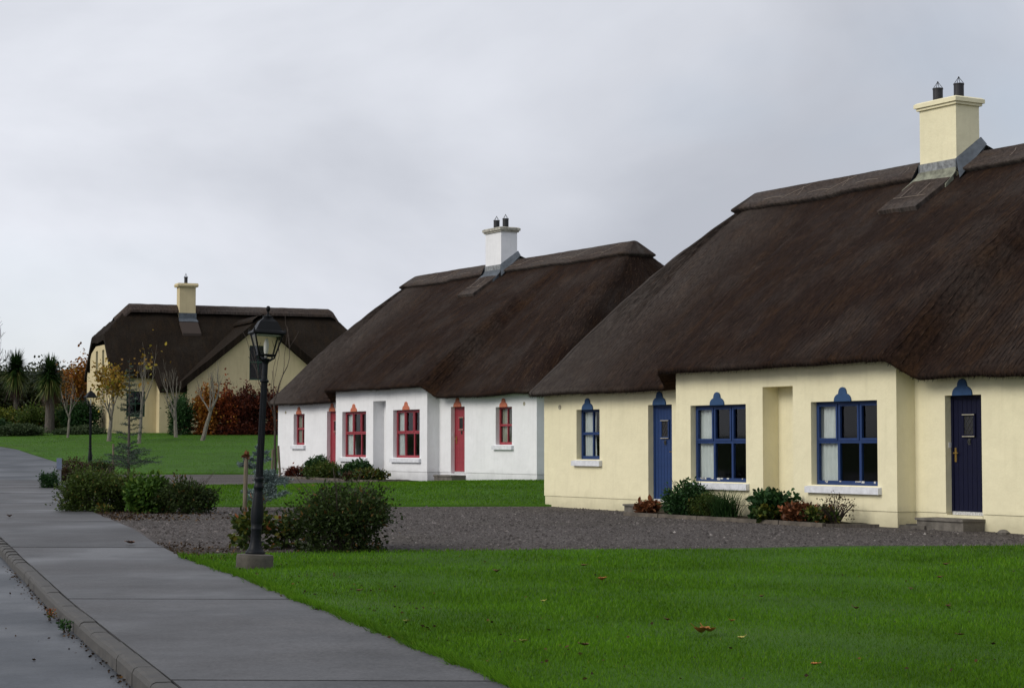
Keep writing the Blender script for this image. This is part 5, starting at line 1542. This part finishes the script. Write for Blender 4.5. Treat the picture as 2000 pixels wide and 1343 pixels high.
x, y = B(WL, -4.5, 1.3); bush('red_shrub', 'small maroon shrub at the left end of the white cottage bed', 'shrub', x, y, .45, .35, .45, 1500, .09, LM['maroon_leaf'], 34, 20)

# ------------------------------------------------------------------ far lawn trees and the planting around the far house
GT = 'young trees on the far lawn'
tree('young_tree', 'young tree with pale trunk and golden autumn leaves left of the thin spruce', 'tree', -20.3, 98.0, 1.25, .12, 1.05, 3, 50, MAT['pale_bark'], LM['yellow_leaf'], 900, .17, .28, (.12, 0), .45, .6, (2, 3), GT)
tree('young_tree', 'nearly leafless pale-trunked tree right of the thin spruce', 'tree', -18.4, 96.0, 1.8, .10, 1.25, 3, 51, MAT['pale_bark'], LM['yellow_leaf'], 60, .18, .30, (.15, 0), .75, .35, (1, 3), GT)
tree('young_tree', 'bare pale tree in front of the dark conifer shrub', 'tree', -17.5, 101.5, 1.4, .11, .95, 3, 52, MAT['pale_bark'], None, 0, .2, .3, (-.08, 0), .7, .45, (2, 3), GT)
tree('young_tree', 'bare leaning pale tree in front of the red beech trees', 'tree', -15.7, 98.5, 1.45, .12, .95, 3, 53, MAT['pale_bark'], None, 0, .2, .3, (.42, 0), .75, .5, (2, 4), GT)
tree('young_tree', 'spindly bare tree beside the low hedge left of the second lamp', 'tree', -23.1, 101.2, 1.25, .07, .8, 2, 54, MAT['pale_bark'], None, 0, .2, .3, (.1, 0), .6, .5, (2, 3), GT)
bush('conifer_shrub', 'dark green conifer shrub against the far house wall', 'shrub', -17.75, 104.2, 1.0, .8, 2.5, 6000, .13, LM['green_leaf'], 55, 50, shell=.6)
for i, (px, yy, hh, rx, key, lab) in enumerate((
        (-16.25, 104.2, 3.0, .95, 'orange_leaf', 'orange-leaved young beech, leftmost of the red beech row'),
        (-15.3, 104.3, 2.9, 1.0, 'red_leaf', 'red-orange beech second from the left in the beech row'),
        (-14.25, 104.4, 3.15, 1.0, 'maroon_leaf', 'dark maroon beech in the middle of the beech row'),
        (-13.15, 104.6, 3.05, 1.0, 'maroon_leaf', 'dark maroon beech partly behind the near lamp post'),
        (-12.25, 104.6, 2.3, .8, 'red_leaf', 'rusty red beech at the right end of the row beside the white cottage'))):
    bush('beech_tree', lab, 'tree', px, yy, rx, .9, hh, 4200, .15, LM[key], 60+i, 60, aspect=.65, group='beech trees by the far house', twigs=30, shell=.5, spread=.15, spikes=6)
bush('leaf_mound', 'low dark hedge base under the beech row', 'hedge', -14.4, 104.0, 2.9, .5, .75, 5200, .15, LM['maroon_leaf'], 66, 80, z=gz(-14.4, 104)).rotation_euler = (0, 0, 0)
# left side
cabbage_palm('tall cabbage palm with thick trunk and brown skirt, right of the pair', -25.65, 108.0, 3.1, .24, 1.18, 70, True)
cabbage_palm('cabbage palm with thin trunk at the left edge, farther back', -30.1, 118.0, 3.7, .13, 1.25, 72, True, z=2.35)
bush('dark_shrub', 'large dark green shrub between the palm and the far house', 'shrub', -24.0, 108.5, 1.25, 1.0, 2.1, 7000, .15, LM['green_leaf'], 73, 60)
tree('autumn_tree', 'orange-leaved small tree behind the dark shrub', 'tree', -25.6, 116.0, 1.5, .09, 1.1, 3, 74, MAT['bark'], LM['orange_leaf'], 2000, .18, .35, (0, 0), .5, .6, (2, 4), None)
bush('yellow_hedge', 'yellow-green clipped hedge behind the palms', 'hedge', -31.0, 115.0, 3.0, 1.1, 1.75, 9000, .17, LM['hedge_leaf'], 75, 90).rotation_euler = (0, 0, .2)
bush('yellow_hedge', 'darker green hedge running on behind the thick-trunked palm', 'hedge', -27.3, 113.5, 1.8, 1.0, 1.8, 6000, .17, LM['olive_leaf'], 76, 60).rotation_euler = (0, 0, .2)
bush('low_hedge', 'low sage-green ground-cover hedge in front of the thick-trunked palm', 'hedge', -26.0, 103.0, 1.6, .8, .75, 5000, .12, LM['sage_leaf'], 77, 50).rotation_euler = (0, 0, .55)
bush('low_hedge', 'low sage-green hedge right of the palm, along the lawn edge', 'hedge', -23.3, 104.5, 1.5, .7, .55, 4200, .12, LM['sage_leaf'], 78, 50).rotation_euler = (0, 0, .45)
bush('low_hedge', 'bluish-green low shrub at the left picture edge by the road', 'hedge', -28.3, 104.0, 1.1, .9, .85, 3600, .12, LM['green_leaf'], 79, 40)
bush('low_hedge', 'rounded green shrub mass below the yellow hedge', 'hedge', -29.6, 109.0, 1.9, 1.0, 1.2, 5200, .14, LM['green_leaf'], 80, 50)
for i, (px, yy, tr, cl, key, nlf, lab) in enumerate((
        (-41, 146, 1.1, 1.45, 'wood_leaf', 5200, 'dark wood tree at the left picture edge behind the palms'),
        (-37.0, 142, 1.0, 1.35, 'wood_leaf', 5200, 'dark wood tree behind the gap between the two palms'),
        (-33.0, 140, 1.0, 1.35, 'wood_leaf', 5200, 'dark wood tree behind the thick-trunked palm'),
        (-29.8, 138, .9, 1.15, 'brownred_leaf', 2600, 'brown half-bare wood tree next to the far house gable'),
        (-45.5, 150, 1.1, 1.5, 'wood_leaf', 5200, 'dark wood tree leftmost behind the hedge'))):
    tree('wood_tree', lab, 'tree', px, yy, tr, .2, cl, 3, 90+i, MAT['bark'], LM[key], nlf*2, .21, .42, (0, 0), .35, .75, (3, 4), 'wood behind the hedge', limbs=6)
for i, (px, yy, rx, hh, lab) in enumerate(((-46, 134, 4.0, 4.6, 'dark thicket at the left picture edge behind the yellow hedge'), (-39.5, 133, 3.8, 4.9, 'dark thicket behind the thin-trunked palm'),
        (-33.5, 131, 3.6, 4.8, 'dark thicket behind the thick-trunked palm'), (-28.5, 129, 2.6, 4.0, 'brownish thicket touching the far house gable'))):
    bush('thicket', lab, 'thicket', px, yy, rx, 1.6, hh, 9000, .30, LM['brownred_leaf' if i == 3 else 'wood_leaf'], 110+i, 120, group='thickets behind the hedge', twigs=20, shell=.5, spread=.16).rotation_euler = (0, 0, 0)
tree('bare_tree', 'leafless tall tree at the left picture edge against the sky', 'tree', -44.0, 160, 3.2, .22, 2.5, 4, 99, MAT['twig'], None, 0, .2, .3, (0, 0), .45, .6, (2, 4), None, limbs=6, minr=.012)

# ------------------------------------------------------------------ grass blades
def lawn_blades(name, region, n, h, w, seed, accept, dens=1.3):
    rng = np.random.default_rng(seed)
    (x0, x1), (y0, y1) = region
    N = int(n*3.2)
    u = rng.random(N)
    # more blades close to the camera
    Y = (y0**-dens+u*(y1**-dens-y0**-dens))**(-1/dens) if dens > 0 else y0+(y1-y0)*u
    X = x0+(x1-x0)*rng.random(N)
    k = accept(X, Y); X, Y = X[k][:n], Y[k][:n]; m = len(X)
    off = .03
    Z = zg(X, Y)+off
    a = rng.uniform(0, 6.283, m); hh = h*rng.uniform(.5, 1.25, m)*(Y/20)**.35; ww = w*rng.uniform(.7, 1.3, m)*(Y/16)**.8
    tx, ty = rng.normal(0, .38, m)*hh, rng.normal(0, .38, m)*hh
    P = np.c_[X, Y, Z]; A = np.c_[np.cos(a), np.sin(a), 0*a]*ww[:, None]
    V = np.stack([P-A, P+A, P+np.c_[tx, ty, hh]], 1).reshape(-1, 3)
    o = link(name, np_mesh(name, V, np.arange(3*m).reshape(m, 3), MAT['blade'], np.clip(rng.beta(2.2, 2.2, m), 0, 1)))
    return o
def acc1(X, Y):
    back = np.interp(X, [-4.5, -1.8, 4.4, 7.6, 16], [27.4, 28.25, 28.3, 29.1, 30.2])
    return (X > edge_x(Y)-.01) & (X < .36*Y+1.5) & (Y < back+.04*np.sin(X*5)) & (np.hypot(X+3.27, Y-24.8) > .24)
o = lawn_blades('grass', ((-6, 13), (9.5, 30)), 360000, .038, .0040, 1, acc1)
tag(o, 'short mown grass of the near front lawn', 'grass', None, 'stuff')
def edge_blades(n, seed):
    rng = np.random.default_rng(seed)
    Y = (9.5**-1+rng.random(n)*(27.2**-1-9.5**-1))**-1; X = edge_x(Y)+rng.normal(.02, .035, n)+.03*np.interp(Y*3 % 7, range(8), rng.normal(size=8))
    hh = rng.uniform(.04, .10, n)*(Y/20)**.3; ww = .0045*(Y/16)**.8
    P = np.c_[X, Y, zg(X, Y)+.025]; a = rng.uniform(0, 6.28, n); A = np.c_[np.cos(a), np.sin(a), 0*a]*ww[:, None]
    tip = P+np.c_[rng.normal(-.03, .035, n), rng.normal(0, .03, n), hh*.8]
    o = link('grass_fringe', np_mesh('grass_fringe', np.stack([P-A, P+A, tip], 1).reshape(-1, 3), np.arange(3*n).reshape(n, 3), MAT['blade'], rng.beta(2, 2, n)))
    tag(o, 'longer grass hanging over the pavement edge of the near lawn', 'grass', None, 'stuff')
edge_blades(16000, 4)
def acc2(X, Y): return (X > -9.1) & (X < 3.0) & (Y > 44.3) & (Y < np.interp(X, [-9.2, -2, -1, 12], [56, 58.8, 60, 63]))
o = lawn_blades('grass', ((-9.2, 3), (44, 60)), 60000, .034, .005, 2, acc2, 0)
tag(o, 'short mown grass of the middle lawn before the white cottage', 'grass', None, 'stuff')
def acc3(X, Y): return (X > np.interp(Y, [72.3, 78, 81.3, 92.2, 101, 112], [-15.4, -17.6, -18.8, -23.4, -29, -36])) & (Y > 72.3)
o = lawn_blades('grass', ((-30, 0), (72, 107)), 90000, .028, .004, 3, acc3, 0)
tag(o, 'short mown grass of the far lawn before the cream house', 'grass', None, 'stuff')

# ------------------------------------------------------------------ gravel stones
def stones(n, seed, region, size):
    rng = np.random.default_rng(seed)
    (x0, x1), (y0, y1) = region
    N = n*3
    X = x0+(x1-x0)*rng.random(N); Y = y0+(y1-y0)*rng.random(N)**1.3
    k = (X > edge_x(Y)+.1) & ~((Y < np.interp(X, [-4.5, -1.8, 4.4, 7.6, 16], [27.4, 28.25, 28.3, 29.1, 30.2])+.1) & (X > -4.6))
    lx = (X-YL[0])*CA+(Y-YL[1])*SA; ly = -(X-YL[0])*SA+(Y-YL[1])*CA
    k &= ~((np.abs(lx) < EE+.1) & (ly > -.05)) & ~((np.abs(lx) < LB+.5) & (ly > -1.3)) & ~((Y > 44) & (X > -9.3))
    X, Y = X[k][:n], Y[k][:n]; m = len(X)
    s = size*rng.gamma(3, .33, m)[:, None]
    P = np.c_[X, Y, zg(X, Y)+.002]
    o = np.array([[1, 0, 0], [0, 1, 0], [-1, 0, 0], [0, -1, 0], [0, 0, .75], [0, 0, -.4]])
    a = rng.uniform(0, 6.28, m); ca, sa = np.cos(a), np.sin(a)
    sc = rng.uniform(.6, 1.2, (m, 6, 1))
    V = o[None]*sc*s[:, None]
    V = np.stack([V[..., 0]*ca[:, None]-V[..., 1]*sa[:, None], V[..., 0]*sa[:, None]+V[..., 1]*ca[:, None], V[..., 2]], -1)+P[:, None]
    f = np.array([[0, 1, 4], [1, 2, 4], [2, 3, 4], [3, 0, 4]])
    Fq = (np.arange(m)[:, None, None]*6+f[None]).reshape(-1, 3)
    tt = np.repeat(np.clip(rng.beta(1.6, 2.2, m), 0, 1), 4)
    g_ = link('gravel', np_mesh('gravel', V.reshape(-1, 3), Fq, MAT['stone'], tt))
    tag(g_, 'loose grey gravel on the court before the cottages', 'gravel', None, 'stuff')
stones(60000, 5, ((-9, 12.5), (27.3, 46)), .013)

# ------------------------------------------------------------------ leaf litter and small debris
def litter(n, seed, pts, size, name, label, mat):
    rng = np.random.default_rng(seed)
    P = pts(rng, n); n = len(P)
    P = np.c_[P, zg(P[:, 0], P[:, 1])+P[:, 2] if P.shape[1] == 3 else zg(P[:, 0], P[:, 1])+.035]
    P = P[:, [0, 1, -1]]
    D = np.c_[rng.normal(size=(n, 2)), rng.normal(0, .25, n)]
    o = link(name, leaf_mesh(name, P, D, rng.uniform(.5, 1.3, n)*size, .6, mat, rng, rng.beta(1.5, 2, n)))
    tag(o, label, 'leaf litter', None, 'stuff')
def lp1(rng, n):
    y = rng.uniform(26.3, 29.6, n); x = edge_x(y)+rng.gamma(1.2, .45, n); return np.c_[x, y]
litter(520, 1, lp1, .042, 'leaf_litter', 'brown leaf litter on bare soil between pavement and near lamp post', MAT['litter'])
def lp2(rng, n):
    y = rng.uniform(36, 40.5, n); x = edge_x(y)+rng.gamma(1.3, .8, n); return np.c_[x, y]
litter(900, 2, lp2, .05, 'leaf_litter', 'brown leaf litter below the row of shrubs', MAT['litter'])
def lp3(rng, n):
    y = rng.uniform(11, 27, n); x = np.interp(y, [p[1] for p in KERB], [p[0] for p in KERB])-.03-np.where(rng.random(n) < .9, rng.gamma(1, .035, n), rng.gamma(1, .5, n)); return np.c_[x, y, np.full(n, -.098)]
litter(330, 3, lp3, .030, 'gutter_debris', 'dark bits of leaf and grit along the kerb gutter', MAT['litter'])
def lp4(rng, n):
    y = rng.uniform(10, 27, n); x = edge_x(y)+rng.uniform(-.12, 1.2, n)**1; return np.c_[x, y, np.full(n, .05)]
litter(160, 4, lp4, .04, 'leaf_litter', 'small dead leaves caught along the lawn edge', MAT['litter'])

def lp5(rng, n):
    y = (10**-1+rng.random(n)*(28**-1-10**-1))**-1; x = edge_x(y)+rng.random(n)*(0.33*y+1-edge_x(y)); return np.c_[x, y, np.full(n, .07)]
litter(190, 6, lp5, .034, 'leaf_litter', 'tiny scraps of dead leaf sprinkled over the near lawn', MAT['litter'])
def fallen_leaf(x, y, size, mat, label, seed, z=.075, group='fallen leaves on the near lawn'):
    rng = random.Random(seed); mb = MB()
    root = empty('fallen_leaf', (x, y, gz(x, y)+z), rng.uniform(0, 6)); tag(root, label, 'leaf', group)
    n = 9; L_, R_, M_ = [], [], []
    cu = rng.uniform(.25, .6)
    for k in range(n+1):
        t = k/n; w = size*.36*math.sin(math.pi*min(1, t*.98+.02))**.7*(1+.25*math.cos(k*2.6)); xx = size*(t-.5); zz = cu*size*(t-.5)**2*2
        L_.append((xx, w, zz+w*.55)); R_.append((xx, -w, zz+w*.7)); M_.append((xx, 0, zz))
    mb.v = L_+M_+R_; m = n+1
    for k in range(n): mb.f += [(k, k+1, m+k+1, m+k), (m+k, m+k+1, 2*m+k+1, 2*m+k)]
    mb.build('blade', mat, root, smooth=True)
    MB().tube([(-size*.5, 0, cu*size*.5), (-size*.75, .01, cu*size*.9)], .003, 4).build('stalk', mat, root)
    return root
fallen_leaf(1.54, 15.9, .17, MAT['deadleaf'], 'large curled orange-brown leaf, nearest on the front lawn', 1)
fallen_leaf(1.60, 15.85, .12, MAT['deadleaf'], 'smaller orange leaf folded against the large curled leaf', 2, .09)
fallen_leaf(1.01, 21.96, .15, MAT['deadleaf'], 'orange leaf lying mid-lawn in front of the gravel', 3)
fallen_leaf(-.18, 23.4, .15, MAT['deadleaf_b'], 'dark brown leaf on the lawn, farther left than the orange one', 4)
fallen_leaf(1.80, 15.4, .07, MAT['deadleaf_y'], 'small yellow-green leaf right of the large curled leaf', 5)
LEAFLAB = ['tiny brown leaf just behind the large curled orange leaf', 'tiny orange leaf behind and right of the large curled leaf', 'tiny brown leaf left of the large curled leaf, near the bottom edge',
           'tiny brown leaf in mid-lawn, right of the large curled leaf', 'tiny brown leaf toward the right picture edge, in mid-lawn', 'tiny brown leaf in mid-lawn below the right bay window of the yellow cottage',
           'tiny brown leaf on the right side of the lawn, farther back', 'tiny yellow leaf in mid-lawn, left of the orange one', 'tiny yellow leaf near the pavement edge of the lawn', 'tiny brown leaf near the back of the lawn, mid-picture',
           'tiny orange leaf at the bottom edge of the lawn', 'tiny brown leaf near the bottom right corner of the lawn', 'tiny yellow leaf near the bottom edge, beside the pavement', 'tiny brown leaf near the right edge, two thirds up the lawn',
           'tiny brown leaf by the pavement edge, right of the near lamp post', 'tiny brown leaf close to the gravel at the back right of the lawn']
for i, (x, y, s, mk) in enumerate(((1.35, 17.0, .07, 'deadleaf_b'), (1.9, 16.9, .06, 'deadleaf'), (.55, 14.9, .08, 'deadleaf_b'), (3.2, 18.2, .07, 'deadleaf_b'), (4.1, 18.4, .07, 'deadleaf_b'),
                                   (2.5, 19.6, .06, 'deadleaf_b'), (4.2, 20.6, .08, 'deadleaf_b'), (.3, 19.0, .06, 'deadleaf_y'), (-.9, 16.9, .06, 'deadleaf_y'), (.9, 24.6, .08, 'deadleaf_b'), (2.1, 13.6, .06, 'deadleaf'),
                                   (3.6, 15.7, .06, 'deadleaf_b'), (.1, 15.2, .06, 'deadleaf_y'), (4.9, 22.4, .07, 'deadleaf_b'), (-1.6, 20.4, .06, 'deadleaf_b'), (5.5, 24.8, .08, 'deadleaf_b'))):
    fallen_leaf(x, y, s, MAT[mk], LEAFLAB[i], 20+i)
fallen_leaf(-2.33, 12.75, .11, MAT['deadleaf'], 'orange leaf in the gutter at the bottom edge by the kerb', 50, -.08, None)
fallen_leaf(-9.6, 37.3, .16, MAT['deadleaf_b'], 'dark leaf on a far pavement joint', 51, .045, None)
fallen_leaf(-5.7, 29.2, .16, MAT['deadleaf_b'], 'brown leaf at the pavement edge where the gravel begins', 52, .05, None)

# weed in the gutter
bush('gutter_weed', 'small green weed growing at the kerb foot', 'weed', -4.05, 17.75, .06, .05, .09, 130, .035, LM['green_leaf'], 81, 10, twigs=4, z=gz(-3.93, 17.75)-.10)
bush('gutter_weed', 'dry brownish weed beside the green one at the kerb foot', 'weed', -4.47, 19.0, .07, .04, .04, 90, .03, LM['mixed_leaf'], 82, 8, twigs=4, z=gz(-4.35, 19.0)-.10)
# drain cover by the right step of the yellow cottage
x, y = B(YL, 3.75, .32)
dc = empty('drain_cover', (x, y, gz(x, y)), RZ); tag(dc, 'dark low drain surround in the corner beside the yellow cottage bay', 'drain')
MB().box(-.33, .33, -.2, .2, -.05, .06, .02).build('surround', MAT['concrete'], dc)
MB().box(-.22, .22, -.12, .12, .0605, .075).build('grate', MAT['pot'], dc)
x, y = B(YL, 5.75, .35)
st = MB().lathe([(.05, -.03), (.09, .0), (.10, .04), (.06, .075), (.02, .085)], 9).build('stone', MAT['step'], None, (x, y, gz(x, y)))
tag(st, 'small loose stone against the wall right of the navy door', 'stone')
